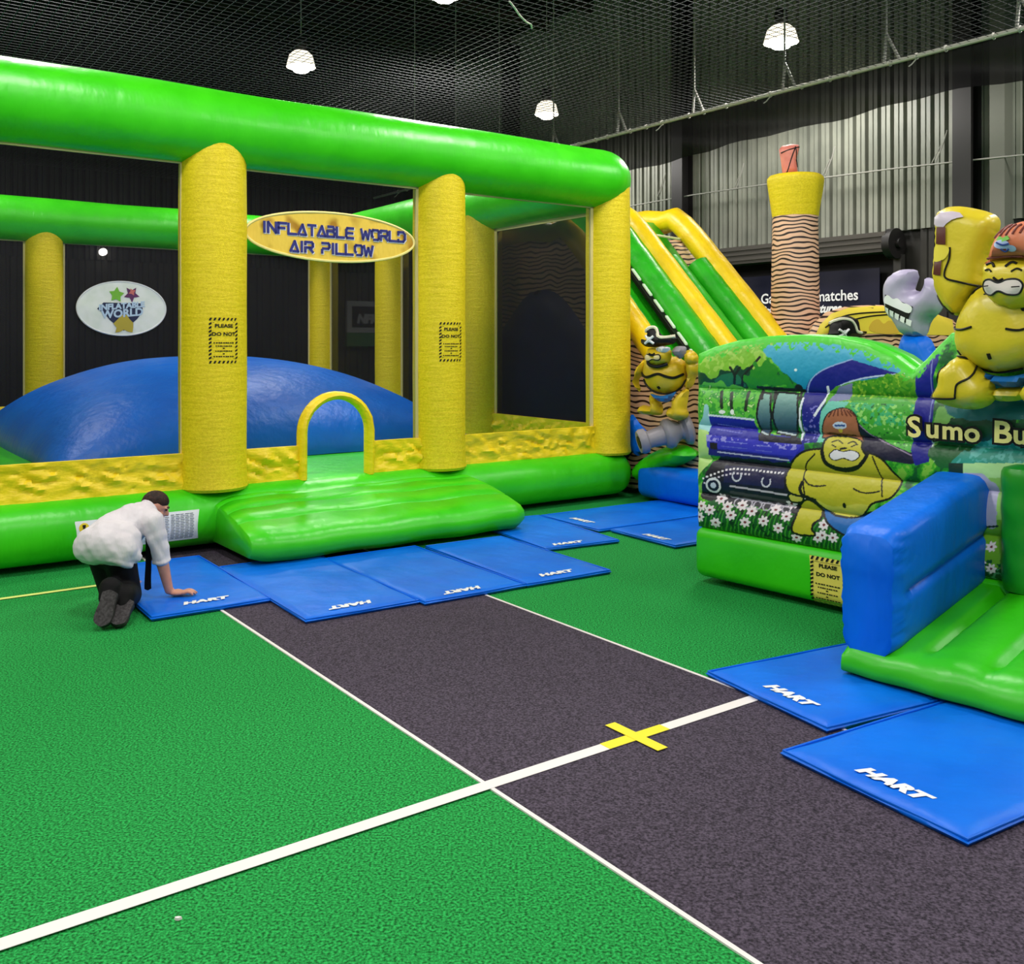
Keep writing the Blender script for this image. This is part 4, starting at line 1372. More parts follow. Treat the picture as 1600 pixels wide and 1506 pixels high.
def paint(X, Y):
    """the print of the face: flat artwork colours (display values) at artwork coordinates X, Y"""
    C = np.zeros(X.shape + (3,))
    def put(mask, col):
        C[mask] = col
    def poly(pts, col, sm=True, jit=0.0):
        p = catmull(pts, True, 5) if sm else pts
        dx = (vnoise(X, Y, 9, 11) - .5) * jit
        dy = (vnoise(X, Y, 9, 12) - .5) * jit
        put(inside(p, X + dx, Y + dy), col)
    def line(pts, w, col, sm=True):
        p = catmull(pts, False, 5) if sm else pts
        put(segdist(p, X, Y, False) < w / 2, col)
    Xr, Yr = X * .83 + Y * .56 + 900, Y * .83 - X * .56 + 900
    Xs, Ys = X * .5 - Y * .87 + 900, Y * .5 + X * .87 + 900
    n1 = vnoise(Xr, Yr, 14, 1)
    n2 = 0.6 * vnoise(Xs, Ys, 7, 2) + 0.4 * vnoise(Xr, Yr, 3.6, 5)
    n3 = 0.62 * vnoise(Xr, Yr, 4.2, 3) + 0.38 * vnoise(Xs, Ys, 2.6, 6)
    m = 0.5 * n1 + 0.3 * n2 + 0.2 * n3
    # foliage ground
    cols = [(16, 92, 40), (34, 140, 30), (72, 178, 40), (132, 200, 64)]
    lev = np.clip((m - 0.3) / 0.4, 0, 0.999) * 4
    for i, c in enumerate(cols):
        put((lev >= i) & (lev < i + 1), c)
    # yellow-green crown at the upper left, dark hollow with trunks below it
    poly([(1095, 560), (1120, 546), (1160, 535), (1210, 530), (1205, 560), (1190, 575), (1150, 575), (1120, 590), (1097, 580)], (128, 190, 52), jit=24)
    mk = inside([(1090, 555), (1215, 520), (1215, 580), (1090, 590)], X, Y) & (n2 > 0.55); put(mk & (C[..., 0] == 128), (160, 206, 84))
    poly([(1097, 582), (1120, 590), (1150, 574), (1185, 576), (1180, 600), (1150, 604), (1097, 602)], (14, 66, 44), jit=18)
    poly([(1130, 590), (1160, 582), (1168, 598), (1135, 602)], (30, 112, 78), jit=12)
    for ln in (((1150, 574), (1156, 586), (1154, 600)), ((1165, 574), (1158, 584)), ((1178, 578), (1170, 588), (1166, 602)), ((1196, 558), (1186, 570), (1176, 580))):
        line(ln, 4, (20, 30, 26))
    poly([(1176, 602), (1190, 572), (1210, 565), (1225, 580), (1245, 600), (1240, 606)], (36, 138, 34), jit=16)
    # sky
    poly([(1200, 548), (1215, 537), (1262, 531), (1320, 535), (1380, 550), (1432, 582), (1400, 590), (1340, 600), (1266, 612), (1252, 600), (1236, 585), (1222, 570)], (52, 158, 206), jit=6)
    mk = np.abs(C[..., 2] - 206) < 1
    t = np.clip((Y - 535) / 70, 0, 1)
    C[mk] = (np.array((84, 182, 216)) * (1 - t[..., None]) + np.array((18, 142, 182)) * t[..., None])[mk]
    put((np.hypot(X - 1252, Y - 578) < 2.2), (230, 250, 250))
    # pale strip at the far left and light meadow
    poly([(1094, 600), (1190, 610), (1188, 655), (1116, 648), (1094, 660)], (96, 190, 60), jit=12)
    mk = inside([(1094, 600), (1190, 610), (1188, 655), (1094, 660)], X, Y); put(mk & (n3 > 0.55), (48, 150, 50)); put(mk & (n3 > .78), (196, 226, 150))
    for ln in (((1134, 612), (1137, 636)), ((1150, 614), (1153, 645)), ((1176, 612), (1174, 640))):
        line(ln, 5, (16, 40, 26))
    put(np.hypot(X - 1153, (Y - 643) * .7) < 3, (240, 244, 240)); put(np.hypot((X - 1137) * .6, Y - 643) < 3, (240, 244, 240))
    poly([(1094, 665), (1106, 650), (1110, 632), (1116, 634), (1117, 652), (1118, 672), (1094, 676)], (150, 206, 210))
    poly([(1094, 678), (1115, 676), (1118, 716), (1100, 740), (1094, 745)], (178, 216, 128), jit=4)
    # engine: gleaming blue boiler and cab
    poly([(1116, 648), (1186, 657), (1190, 675), (1262, 684), (1266, 700), (1250, 722), (1116, 704)], (30, 32, 160), False)
    poly([(1112, 678), (1262, 694), (1250, 712), (1114, 698)], (52, 52, 190), False)
    poly([(1116, 700), (1180, 706), (1240, 714), (1236, 724), (1114, 710)], (34, 26, 120), False)
    for (x0, y0, x1, y1) in ((1127, 662, 1166, 668), (1136, 688, 1176, 692), (1190, 694, 1214, 697)):
        line([(x0, y0), (x1, y1)], 1.3, (120, 128, 216), False); line([(x0, y0 + 8), (x1, y1 + 8)], 1.3, (96, 100, 200), False)
    mk = inside([(1112, 678), (1262, 694), (1258, 703), (1113, 688)], X, Y) & (n3 > 0.6); put(mk, (150, 148, 226))
    line([(1116, 648), (1150, 651), (1186, 655)], 3, (222, 230, 246), False)
    line([(1130, 705), (1190, 712), (1240, 718)], 2.2, (196, 196, 224), False)
    put(inside([(1118, 690), (1130, 691), (1130, 702), (1118, 700)], X, Y), (30, 14, 16))
    poly([(1262, 612), (1272, 594), (1296, 576), (1340, 562), (1400, 580), (1420, 584), (1345, 594), (1304, 612), (1292, 640), (1284, 690), (1262, 692)], (22, 24, 132), False)
    mk = inside([(1262, 640), (1292, 630), (1286, 690), (1262, 692)], X, Y) & (n3 > 0.62); put(mk, (120, 116, 200))
    line([(1266, 612), (1276, 592), (1298, 576), (1340, 561)], 2, (150, 176, 224))
    line([(1424, 583), (1360, 590), (1318, 603), (1302, 618)], 2.4, (190, 210, 236))
    line([(1300, 604), (1298, 622), (1282, 648)], 4, (226, 232, 240), False)
    line([(1262, 622), (1258, 650), (1260, 686)], 3.4, (226, 232, 240))
    # side tanks with a black rack
    for (x0, x1) in ((1191, 1212), (1216, 1254)):
        q4 = [(x0 + 5, 612), (x1 - 1, 615), (x1 + 2, 650), (x1 - 4, 682), (x0 + 4, 676), (x0, 650)]
        mk = inside(q4, X, Y)
        t = np.clip((Y - 612) / 65, 0, 1)
        cc = np.array((138, 186, 172)) * (1 - t[..., None]) + np.array((34, 62, 92)) * t[..., None]
        C[mk] = cc[mk]
        for k in range(6):
            line([q4[k], q4[(k + 1) % 6]], 3.2, (14, 14, 20), False)
        line([(x0 + 5, 674), (x1 - 5, 679)], 2.2, (190, 206, 210), False)
    line([(1190, 605), (1262, 610)], 5, (16, 16, 22), False); put(np.hypot(X - 1254, Y - 606) < 6, (16, 16, 22))
    for x in (1196, 1216, 1256):
        line([(x, 606), (x + 2, 622)], 4.5, (16, 16, 22), False)
    poly([(1192, 678), (1258, 684), (1262, 694), (1194, 688)], (18, 14, 40), False)
    # undercarriage
    poly([(1104, 762), (1112, 738), (1134, 714), (1240, 724), (1250, 740), (1300, 800), (1290, 810), (1180, 790), (1104, 778)], (18, 14, 34), jit=5)
    poly([(1140, 726), (1236, 732), (1234, 762), (1140, 752)], (24, 22, 70), False)
    for k in range(22):
        f = k / 21
        xx = 1108 + f * 122
        yy = 746 - 20 * math.sin(min(1, f * 2.1) * PI / 2) + 12 * f
        put((np.abs(X - xx) < 1.7) & (np.abs(Y - yy) < 1.5), (236, 230, 236))
        if f < 0.6: put((np.abs(X - xx - 1) < 1.6) & (np.abs(Y - yy - 7) < 1.4), (214, 206, 220))
    put(np.abs(np.hypot(X - 1123, Y - 757) - 10.5) < 1.6, (226, 226, 232)); put(np.hypot(X - 1123, Y - 757) < 4.5, (206, 212, 232))
    for (x0, y0) in ((1160, 742), (1206, 751)):
        th_ = np.arctan2(Y - y0, X - x0)
        put((np.abs(np.hypot((X - x0) * 1.2, Y - y0) - 8) < 1.3) & ~((th_ < -0.6) & (th_ > -2.2)), (206, 206, 220))
    line([(1150, 758), (1190, 764), (1244, 773)], 3, (196, 186, 200), False)
    line([(1150, 768), (1200, 776), (1246, 784)], 5, (70, 62, 74), False)
    line([(1146, 775), (1240, 792)], 2, (196, 190, 204), False)
    for k in range(6):
        x0, y0 = 1160 + k * 15, 784 + k * 2
        put(np.abs(np.hypot(X - x0, Y - y0) - 6) < 1.1, (176, 170, 186))
    # right of the cab: window, shrubs, dark cab edge
    poly([(1304, 612), (1345, 596), (1440, 580), (1442, 600), (1440, 640), (1330, 634), (1300, 632)], (92, 168, 34), jit=6)
    mk = inside([(1304, 612), (1345, 596), (1440, 580), (1440, 640), (1300, 632)], X, Y); put(mk & (n2 > 0.52), (58, 148, 26)); put(mk & (n3 > 0.72), (150, 196, 54))
    poly([(1300, 628), (1318, 604), (1340, 598), (1334, 624)], (124, 130, 170), False)
    poly([(1284, 690), (1292, 642), (1302, 626), (1334, 627), (1322, 650), (1306, 690)], (112, 200, 180), False)
    poly([(1334, 628), (1440, 632), (1436, 706), (1400, 696), (1360, 676), (1346, 660)], (70, 170, 50), jit=6)
    mk = inside([(1334, 628), (1440, 632), (1436, 706), (1360, 676)], X, Y)
    put(mk & (n2 > .5) & (Y < 664), (60, 176, 110)); put(mk & (n3 > 0.66), (150, 216, 110)); put(mk & (n3 < .25), (18, 96, 40))
    poly([(1349, 658), (1364, 676), (1400, 694), (1436, 708), (1444, 722), (1430, 724), (1380, 716), (1352, 700)], (18, 14, 48), False)
    line([(1350, 662), (1372, 682), (1406, 698), (1436, 712)], 1.4, (150, 130, 160))
    poly([(1440, 580), (1456, 556), (1474, 534), (1478, 550), (1466, 590), (1466, 650), (1460, 720), (1438, 726), (1430, 700), (1436, 640)], (20, 22, 138), False)
    line([(1464, 562), (1462, 640), (1460, 668)], 1.6, (120, 130, 200), False)
    put(np.abs(np.hypot(X - 1458, Y - 561) - 4) < 1.4, (60, 60, 170))
    line([(1462, 690), (1466, 712), (1472, 724)], 3, (206, 226, 214))
    poly([(1474, 636), (1500, 640), (1520, 632), (1470, 690), (1462, 680)], (126, 186, 92), jit=8)
    # right panel: dark trees over teal
    poly([(1466, 692), (1520, 690), (1532, 706), (1510, 726), (1466, 724)], (14, 96, 40), jit=10)
    poly([(1490, 660), (1520, 646), (1580, 640), (1600, 660), (1640, 650), (1640, 690), (1560, 690), (1520, 686), (1490, 690)], (20, 70, 40), jit=14)
    poly([(1520, 700), (1560, 684), (1640, 680), (1640, 728), (1500, 724)], (36, 148, 128), jit=8)
    mk = inside([(1520, 700), (1560, 684), (1640, 680), (1640, 728), (1500, 724)], X, Y); put(mk & (n2 > .58), (84, 176, 164))
    poly([(1500, 610), (1640, 600), (1640, 648), (1500, 652)], (22, 110, 112), jit=4)
    # lower right strip: meadow, grey fence, daisies
    mk = (X > 1490) & (Y > 722); put(mk, (146, 200, 96)); put(mk & (Y > 810), (112, 172, 34)); put(mk & (Y < 745), (176, 222, 150))
    put((X > 1490) & (X < 1513) & (Y > 722) & (Y < 770), (16, 50, 36))
    for ln, w in ((((1524, 752), (1522, 812)), 17), (((1556, 760), (1556, 816)), 17), (((1516, 744), (1540, 744), (1560, 764)), 13), (((1522, 770), (1562, 766)), 9), (((1522, 800), (1562, 800)), 9)):
        line(ln, w, (176, 172, 204), False)
    mk = (np.abs(Y - 785) < 9) & (np.abs(X - 1541) < 7); put(mk, (30, 120, 50))
    line([(1512, 815), (1540, 822), (1566, 820)], 3, (20, 46, 28), False)
    line([(1512, 824), (1530, 834), (1542, 842)], 5, (16, 30, 16))
    put((X > 1490) & (Y > 872) & (n2 > 0.42), (20, 84, 36)); put((X > 1490) & (Y > 886), (18, 70, 34)); put((X > 1490) & (Y > 886) & (n3 > .6), (80, 150, 110))
    # daisies and grass along the foot of the print
    gm = (X < 1420) & (Y > 786 + (X - 1100) * 0.10)
    put(gm, (14, 84, 26))
    gx = np.abs(((X + 0.35 * Y + 6 * n1) % 7) - 3.5)
    put(gm & (gx < 1.1), (60, 150, 40)); put(gm & (n3 > 0.72), (8, 44, 20))
    fl = [(1104, 789), (1118, 795), (1133, 778), (1151, 803), (1167, 788), (1183, 797), (1173, 814), (1202, 812), (1219, 795), (1237, 805), (1225, 823), (1262, 780), (1100, 806), (1145, 790), (1293, 834), (1298, 800), (1286, 838), (1310, 838), (1252, 838), (1296, 818), (1126, 815), (1243, 786)]
    fl += [(1556, 852), (1524, 874), (1556, 886), (1540, 876)]
    for (x0, y0) in fl:
        th_ = np.arctan2(Y - y0, X - x0)
        r = np.hypot(X - x0, (Y - y0) * 1.05)
        put(r < 7.5 + 1.6 * np.cos(7 * th_), (238, 226, 232)); put(np.hypot(X - x0, (Y - y0) * 1.3) < 2.4, (120, 40, 50))
    # printed wrestler with a hard hat
    INK = (16, 14, 10)
    def blob(pts, col, w=2.6):
        p = catmull(pts, True, 5)
        mm = inside(p, X, Y)
        put(segdist(p, X, Y) < w, INK)
        put(mm & (segdist(p, X, Y) > w * 0.3), col)
        return p
    YEL = (196, 188, 44)
    blob([(1291, 792), (1310, 804), (1341, 808), (1372, 800), (1366, 824), (1340, 836), (1316, 826), (1300, 812)], (26, 104, 180))
    blob([(1268, 780), (1280, 785), (1289, 797), (1289, 808), (1279, 816), (1277, 826), (1280, 834), (1248, 829), (1252, 806), (1256, 790)], YEL)
    blob([(1242, 771), (1261, 774), (1260, 782), (1244, 782)], (206, 198, 84))
    blob([(1236, 745), (1242, 726), (1263, 706), (1290, 701), (1325, 704), (1363, 707), (1385, 716), (1401, 735), (1413, 754), (1400, 775), (1372, 784), (1356, 800), (1341, 806), (1314, 803), (1296, 793), (1284, 779), (1260, 773), (1242, 766)], YEL)
    blob([(1299, 684), (1325, 682), (1350, 686), (1354, 700), (1361, 712), (1352, 724), (1328, 730), (1305, 724), (1295, 710)], (202, 192, 60))
    put((Y > 779 + (X - 1284) * 0.10) & inside(catmull([(1284, 779), (1310, 790), (1363, 784), (1356, 800), (1341, 806), (1314, 803), (1296, 793)], True, 4), X, Y), (214, 206, 80))
    for ln, w in ((((1293, 704), (1298, 722), (1312, 731), (1328, 734), (1346, 730), (1360, 716), (1364, 706)), 6), (((1264, 746), (1272, 755), (1285, 758), (1298, 757)), 2.4),
                  (((1342, 762), (1356, 768), (1372, 768), (1382, 766)), 2.4), (((1282, 708), (1266, 726), (1263, 746), (1266, 770)), 2.4), (((1372, 712), (1380, 735), (1385, 760), (1387, 774)), 2.4),
                  (((1262, 752), (1259, 762), (1262, 771), (1272, 776)), 5), (((1307, 690), (1316, 687), (1324, 692)), 2), (((1332, 692), (1340, 689), (1347, 694)), 2), (((1308, 694), (1314, 697)), 2), (((1338, 697), (1344, 694)), 2), (((1322, 700), (1330, 699)), 3)):
        line(ln, w, INK)
    put(np.hypot(X - 1327, (Y - 788) * .7) < 3, INK)
    tp = catmull([(1306, 708), (1314, 702), (1326, 705), (1338, 703), (1349, 707), (1350, 713), (1340, 718), (1327, 714), (1314, 717), (1307, 714)], True, 5)
    put(segdist(tp, X, Y) < 1.6, INK); put(inside(tp, X, Y), (230, 226, 230))
    hp = [(1291, 682), (1297, 655), (1308, 642), (1327, 637), (1342, 644), (1348, 658), (1350, 680), (1355, 689), (1340, 683), (1310, 679)]
    blob(hp, (170, 104, 72), 1.4)
    for k in range(7):
        line([(1304 + k * 7, 650 - 0.8 * (3 - abs(k - 3))), (1309 + k * 4.6, 642 - 1.2 * (3 - abs(k - 3)))], 2.2, (96, 40, 24), False)
    line([(1298, 676), (1342, 680)], 2.2, (60, 16, 12), False)
    put(np.hypot((X - 1320) * .55, Y - 664) < 6, (206, 216, 236)); put((np.abs(Y - 664) < 1.6) & (np.abs(X - 1320) < 8), (40, 80, 150)); put(np.hypot(X - 1320, Y - 672) < 3.4, (206, 180, 60))
    # green border band along the top
    zz_ = None
    return C
NA, NZ = 560, 310
A = np.linspace(0.0, 2.45, NA)
TZ = topz(A)
F = np.linspace(0, 1, NZ)
Zg = 0.385 + (TZ[:, None] - 0.385) * F[None, :]
Ag = np.repeat(A[:, None], NZ, 1)
Xw = PB_.x0 + PB_.wx * Ag; Yw = PB_.y0 + PB_.wy * Ag
PX = CX + FOC * Xw / Yw; PY = HOR - FOC * (Zg - CAM_H) / Yw
COLR = paint(PX, PY)
rim = (TZ[:, None] - Zg) < 0.075 + 0.02 * np.sin(Ag * 60)
band = ((TZ[:, None] - Zg) < 0.045) | (rim & (vnoise(PX, PY, 3, 9) > 0.5))
COLR[band] = (70, 200, 40)
# padded bands between the seams
sm = np.array(SEAMS + [2.2])
idx = np.clip(np.searchsorted(sm, Zg, side='right') - 1, 0, len(sm) - 2)
lo = sm[idx]; hi = np.minimum(sm[idx + 1], TZ[:, None])
fr_ = np.clip((Zg - lo) / np.maximum(hi - lo, 0.05), 0, 1)
Bg = 0.045 * np.sqrt(np.clip(np.sin(np.pi * fr_), 0, 1))
edge = np.clip(Ag / 0.10, 0, 1)
Bg = Bg * np.sqrt(1 - (1 - edge) ** 2) + 0.02
Hn = np.stack([Xw + PB_.nx * Bg, Yw + PB_.ny * Bg, Zg], -1).reshape(-1, 3)
me = bpy.data.meshes.new('printed_face')
ii, jj = np.meshgrid(np.arange(NA - 1), np.arange(NZ - 1), indexing='ij')
b0 = (ii * NZ + jj).ravel()
quads = np.stack([b0, b0 + NZ, b0 + NZ + 1, b0 + 1], -1)
nv = len(Hn)
# closed back so that the wall has real thickness
back = np.stack([Xw - PB_.nx * 0.22, Yw - PB_.ny * 0.22, Zg], -1)[:, [0, -1]].reshape(-1, 3)
verts = np.concatenate([Hn, back])
fl = [tuple(q) for q in quads.tolist()]
for i in range(NA - 1):
    f0, f1 = i * NZ, (i + 1) * NZ
    c0, c1 = nv + 2 * i, nv + 2 * i + 2
    fl.append((c0, c0 + 1, c1 + 1, c1))
    fl.append((f0 + NZ - 1, f1 + NZ - 1, c1 + 1, c0 + 1))
    fl.append((f0, c0, c1, f1))
fl.append(tuple(range(NZ)) + (nv + 1, nv))
fl.append(tuple((NA - 1) * NZ + j for j in range(NZ - 1, -1, -1)) + (nv + 2 * (NA - 1), nv + 2 * (NA - 1) + 1))
me.from_pydata(verts.tolist(), [], fl)
ca = me.color_attributes.new('Col', 'FLOAT_COLOR', 'POINT')
lin = np.where(COLR / 255 <= 0.04045, COLR / 255 / 12.92, ((COLR / 255 + 0.055) / 1.055) ** 2.4).reshape(-1, 3)
allc = np.ones((len(verts), 4), np.float32)
allc[:nv, :3] = lin
allc[nv:, :3] = s2l((44, 186, 6))
ca.data.foreach_set('color', allc.ravel())
me.polygons.foreach_set('use_smooth', [True] * len(me.polygons))
me.materials.append(mat_print('face_print'))
me.update()
bmx = bmesh.new(); bmx.from_mesh(me); bmesh.ops.recalc_face_normals(bmx, faces=bmx.faces); bmx.to_mesh(me); bmx.free()
face = link(bpy.data.objects.new('printed_face', me), bnc)
# rounded green roll along the top edge
mb = MB()
tp = [PB_.fn(a, float(topz(a)) - 0.07, -0.09) for a in np.linspace(0.03, 1.52, 40)]
mb.tube(tp, 0.075, 14)
mb.build('top_roll', M_BGRN, bnc)
mb = MB()
tp = [PB_.fn(a, float(topz(a)) - 0.07, -0.09) for a in np.linspace(1.56, 2.4, 20)]
mb.tube(tp, 0.075, 14)
mb.build('top_roll', M_BGRN, bnc)
# side and rear walls behind the printed face
for (a0, a1, b0_, b1_, z1) in ((0.0, 0.24, 0.2, 2.25, 1.45), (0.0, AEND, 2.0, 2.25, 1.45)):
    mb = MB(); mb.box(a0, a1, b0_, b1_, 0.38, z1, fn=lambda a, b, z: B(a, b, z))
    bevel_obj(mb.build('padded_wall', M_BGRN, bnc), 0.1, 4)
# lettering
lp0 = PB_.at(1428, 668); lp1 = PB_.at(1560, 668)
vs, fs = text2d('Sumo B', 1.0)
mb = MB()
def let(offs, lift, m):
    for word in ((('S', 1440, 666, 0.04, 0.92), ('u', 1468.5, 668, 0, 0.86), ('m', 1499.5, 671, 0.0, 0.84), ('o', 1530, 674, 0, 0.86)), (('B', 1577, 674, -0.02, 0.98), ('u', 1605, 677, 0, 0.88))):
        b = MB()
        for ch, x, y, r, s in word:
            a, z = PB_.at(x, y)
            k = FOC / (PB_.y0 + a * PB_.wy)
            add_text(b, ch, 48 / k * s, lambda p, q, h: PB_.fn(a + p, z + q - 0.005, h), offset=offs, rot=r, lift=0.085 + lift, sx=1.08)
        b.build('lettering', m, bnc, False)
let(0.016, 0.0, M_BLACK)
let(0.004, 0.004, mat('letter_cream', (238, 226, 138), 0.45))
# green tunnel pillar at the entrance
for (a, r) in ((2.155, 0.125), (3.1, 0.125)):
    c = B(a, -0.03, 0)
    prof = [(r * .9, 0.36)] + [(r * (1 + 0.02 * math.sin(z * 42)), z) for z in np.linspace(0.4, 0.98, 24)] + [(r * .9, 1.0), (r * .4, 1.02)]
    lathe_at(c, prof, 28).build('entrance_post', mat('dark_green_post', (22, 138, 20), 0.36), bnc)
# blue barrier on the step
STOP = lambda b: 0.17 + 0.18 * (1 + b / 1.0)          # step surface height, b from -1 to 0
PBL = VPlane(*B(1.66, 0, 0).xy, -PB_.nx * -1, -PB_.ny * -1)
def barrier():
    b = MB()
    nb, side = 44, 26
    sq = []
    for (x0, y0, x1, y1) in ((1, -1, 1, 1), (1, 1, -1, 1), (-1, 1, -1, -1), (-1, -1, 1, -1)):
        m_ = side if x0 == x1 else 8
        for k in range(m_):
            sq.append((x0 + (x1 - x0) * k / m_, y0 + (y1 - y0) * k / m_))
    ns = len(sq)
    vs, fs = [], []
    for j in range(nb + 1):
        fb = (j / nb) ** 1.5
        bb = -1.035 + 1.055 * fb
        k = 1 - min(1, fb * 1.055 / 0.09)
        sc = 1 - 0.13 * k * k
        bc = min(0, bb)
        zb, zt = STOP(bc) - 0.012, 0.755 + 0.2 * (1 + bc)
        for (sx_, sy_) in sq:
            kk = (abs(sx_) ** 6 + abs(sy_) ** 6) ** (-1 / 6)
            x, y = sx_ * kk, sy_ * kk
            z = (zb + zt) / 2 + (zt - zb) / 2 * y * (1 - 0.07 * k * k if y > 0 else 1.0)
            seam = math.exp(-((y + 0.06) / 0.07) ** 2) * min(1, max(0, (bb + 0.98) / 0.12))
            wr = 0.007 * math.sin(z * 74 + 3 * math.sin(z * 19)) * math.exp(-((bb + 0.99) / 0.09) ** 2) * (abs(x) > 0.7)
            a = 1.805 + ((0.150 + 0.010 * y) * sc - 0.030 * seam) * x + wr * (1 if x > 0 else -1)
            vs.append(B(a, bb, z))
    for j in range(nb):
        for i in range(ns):
            fs.append((j * ns + i, j * ns + (i + 1) % ns, (j + 1) * ns + (i + 1) % ns, (j + 1) * ns + i))
    fs += [tuple(range(ns))[::-1], tuple(nb * ns + i for i in range(ns))]
    b.add(vs, fs)
    return b.build('barrier', M_BLUE, bnc, sharp=75)
barrier()
# green step with grooves running up the slope
mb = MB()
na, nb = 96, 20
vs, fs = [], []
A0s, A1s = 1.69, 3.3
for i in range(na + 1):
    a = A0s + (A1s - A0s) * i / na
    g = 0.0
    for gc in (2.06, 2.36, 2.66, 2.96):
        g += math.exp(-((a - gc) / 0.022) ** 2)
    for j in range(nb + 1):
        bb = -1.04 + 1.06 * j / nb
        e = min(1, (bb + 1.04) / 0.05)
        z = STOP(min(bb, 0)) + 0.02 - 0.022 * (1 - e) ** 2
        z -= 0.035 * min(1, g) * min(1, max(0, (bb + 0.95) / 0.08)) - 0.012 * math.sin(PI * ((a - 2.06) / 0.3 % 1)) * (1 if a > 2.06 else 0)
        if a < A0s + 0.04: z -= 0.02 * (1 - (a - A0s) / 0.04) ** 2
        vs.append(B(a, bb, z))
for i in range(na):
    for j in range(nb):
        k = i * (nb + 1) + j
        fs.append((k, k + nb + 1, k + nb + 2, k + 1))
n0 = len(vs)
rows = [(0.13, 0.028), (0.09, 0.036), (0.06, 0.034), (0.048, 0.015)]
for i in range(na + 1):
    a = A0s + (A1s - A0s) * i / na
    for (z, o_) in rows:
        vs.append(B(a, -1.04 - o_ - 0.006 * math.sin(a * 21), z))
for i in range(na):
    t0_, t1_ = i * (nb + 1), (i + 1) * (nb + 1)
    c0, c1 = n0 + 4 * i, n0 + 4 * i + 4
    fs.append((t0_, c0, c1, t1_))
    for j in range(3):
        fs.append((c0 + j, c0 + j + 1, c1 + j + 1, c1 + j))
n1 = len(vs)
for i in (0, na):
    a = A0s + (A1s - A0s) * i / na
    for j in range(nb + 1):
        vs.append(B(a, -1.04 + 1.06 * j / nb, 0.048))
for s_, i in ((0, 0), (1, na)):
    o0 = n1 + s_ * (nb + 1)
    for j in range(nb):
        fs.append((i * (nb + 1) + j, i * (nb + 1) + j + 1, o0 + j + 1, o0 + j))
    c = n0 + 4 * i
    fs.append((i * (nb + 1), o0, c + 3, c + 2, c + 1, c))
fs.append((n1, n1 + nb, n1 + 2 * nb + 1, n1 + nb + 1))
mb.add(vs, fs)
mb.build('entry_step', M_BGRN, bnc, sharp=65)
# warning print on the base
wa, wz = PB_.at(1303, 908)
mb = MB()
k = FOC / (PB_.y0 + wa * PB_.wy)
def fbase(x, y, h):
    z = wz + y
    z0, z1, r = 0.045, 0.39, 0.07
    off = 0
    if z > z1 - r: off = r - math.sqrt(max(0, r * r - (z - z1 + r) ** 2))
    if z < z0 + r: off = r - math.sqrt(max(0, r * r - (z0 + r - z) ** 2))
    return B(wa + x, -0.065 + off - h, z)
decal(mb, [(-.13, -.15), (.13, -.15), (.13, .15), (-.13, .15)], fbase, 0.03, 0.003)
wl = mb.build('warning_label', mat('label_yellow', (226, 208, 90), 0.5), bnc)
label_print(lambda x, y, h: fbase(x, y, h + 0.002), 0.30, 0.24, wl, 'label_print')

# ---- the puffed builder figure above the face
P2 = VPlane(*B(0, -0.16, 0).xy, *W1)
def pl(depth, lift):
    return P2.shift(lift + depth * 0.15)
def q2(name, pts, depth, R, lift, m, parent, back=0.7, sm=4, sp=0.022):
    P = pl(depth, lift)
    poly = catmull(P.poly(pts), True, sm)
    b = MB(); puff(b, poly, depth, R, P.fn, sp, back=back, lift=lift)
    return b.build(name, m, parent), puff_h(poly, depth, R)
M_FIGY = mat('builder_yellow', (214, 196, 44), 0.34, 0.5, (206, 186, 34), 5.0, bump=0.3, bscale=9.0, bdist=0.02)
torso, hT = q2('builder_figure', [(1532, 447), (1506, 479), (1496, 502), (1493, 523), (1495, 545), (1512, 564), (1536, 578), (1565, 583), (1600, 577), (1632, 560), (1646, 535), (1644, 505), (1632, 478), (1612, 450), (1575, 440)], 0.17, 0.17, 0.0, M_FIGY, bnc)
arm, hA = q2('raised_arm', [(1463, 340), (1472, 326), (1490, 322), (1514, 324), (1546, 332), (1561, 344), (1558, 366), (1548, 388), (1542, 405), (1537, 430), (1533, 446), (1512, 470), (1496, 493), (1478, 482), (1463, 455), (1458, 425), (1461, 395), (1462, 365)], 0.11, 0.09, -0.02, M_FIGY, torso)
q2('far_arm', [(1612, 450), (1640, 470), (1672, 500), (1690, 540), (1680, 570), (1650, 560), (1640, 520)], 0.11, 0.09, -0.02, M_FIGY, torso)
leg, hL = q2('leg', [(1487, 562), (1500, 555), (1518, 560), (1529, 574), (1541, 588), (1552, 602), (1553, 620), (1544, 633), (1520, 640), (1485, 636), (1461, 626), (1460, 614), (1467, 602), (1470, 580)], 0.13, 0.09, 0.05, M_FIGY, torso)
q2('leg', [(1602, 600), (1625, 580), (1660, 565), (1680, 580), (1688, 620), (1680, 634), (1640, 640), (1606, 632), (1594, 616)], 0.13, 0.09, 0.05, M_FIGY, torso)
q2('seat_cushion', [(1545, 612), (1560, 606), (1600, 606), (1604, 618), (1590, 626), (1556, 626)], 0.06, 0.04, 0.02, M_FIGY, torso)
q2('loincloth', [(1500, 560), (1520, 574), (1545, 585), (1575, 588), (1610, 580), (1640, 562), (1636, 585), (1600, 600), (1588, 605), (1560, 604), (1540, 592), (1515, 578)], 0.10, 0.06, 0.05, M_LOIN, torso)
PTT, PAA, PLL, PHD, PHT = pl(.17, 0.0), pl(.11, -.02), pl(.13, .05), pl(.13, .12), pl(.12, .17)
head, hHd = q2('head', [(1540, 410), (1536, 428), (1536, 446), (1542, 462), (1556, 476), (1576, 484), (1600, 482), (1622, 470), (1632, 452), (1632, 425), (1622, 405), (1580, 398)], 0.13, 0.11, 0.12, M_FIGY, torso)
hatm = mat('hat_orange', (214, 128, 92), 0.4, 0.4, (202, 112, 78), 5.0)
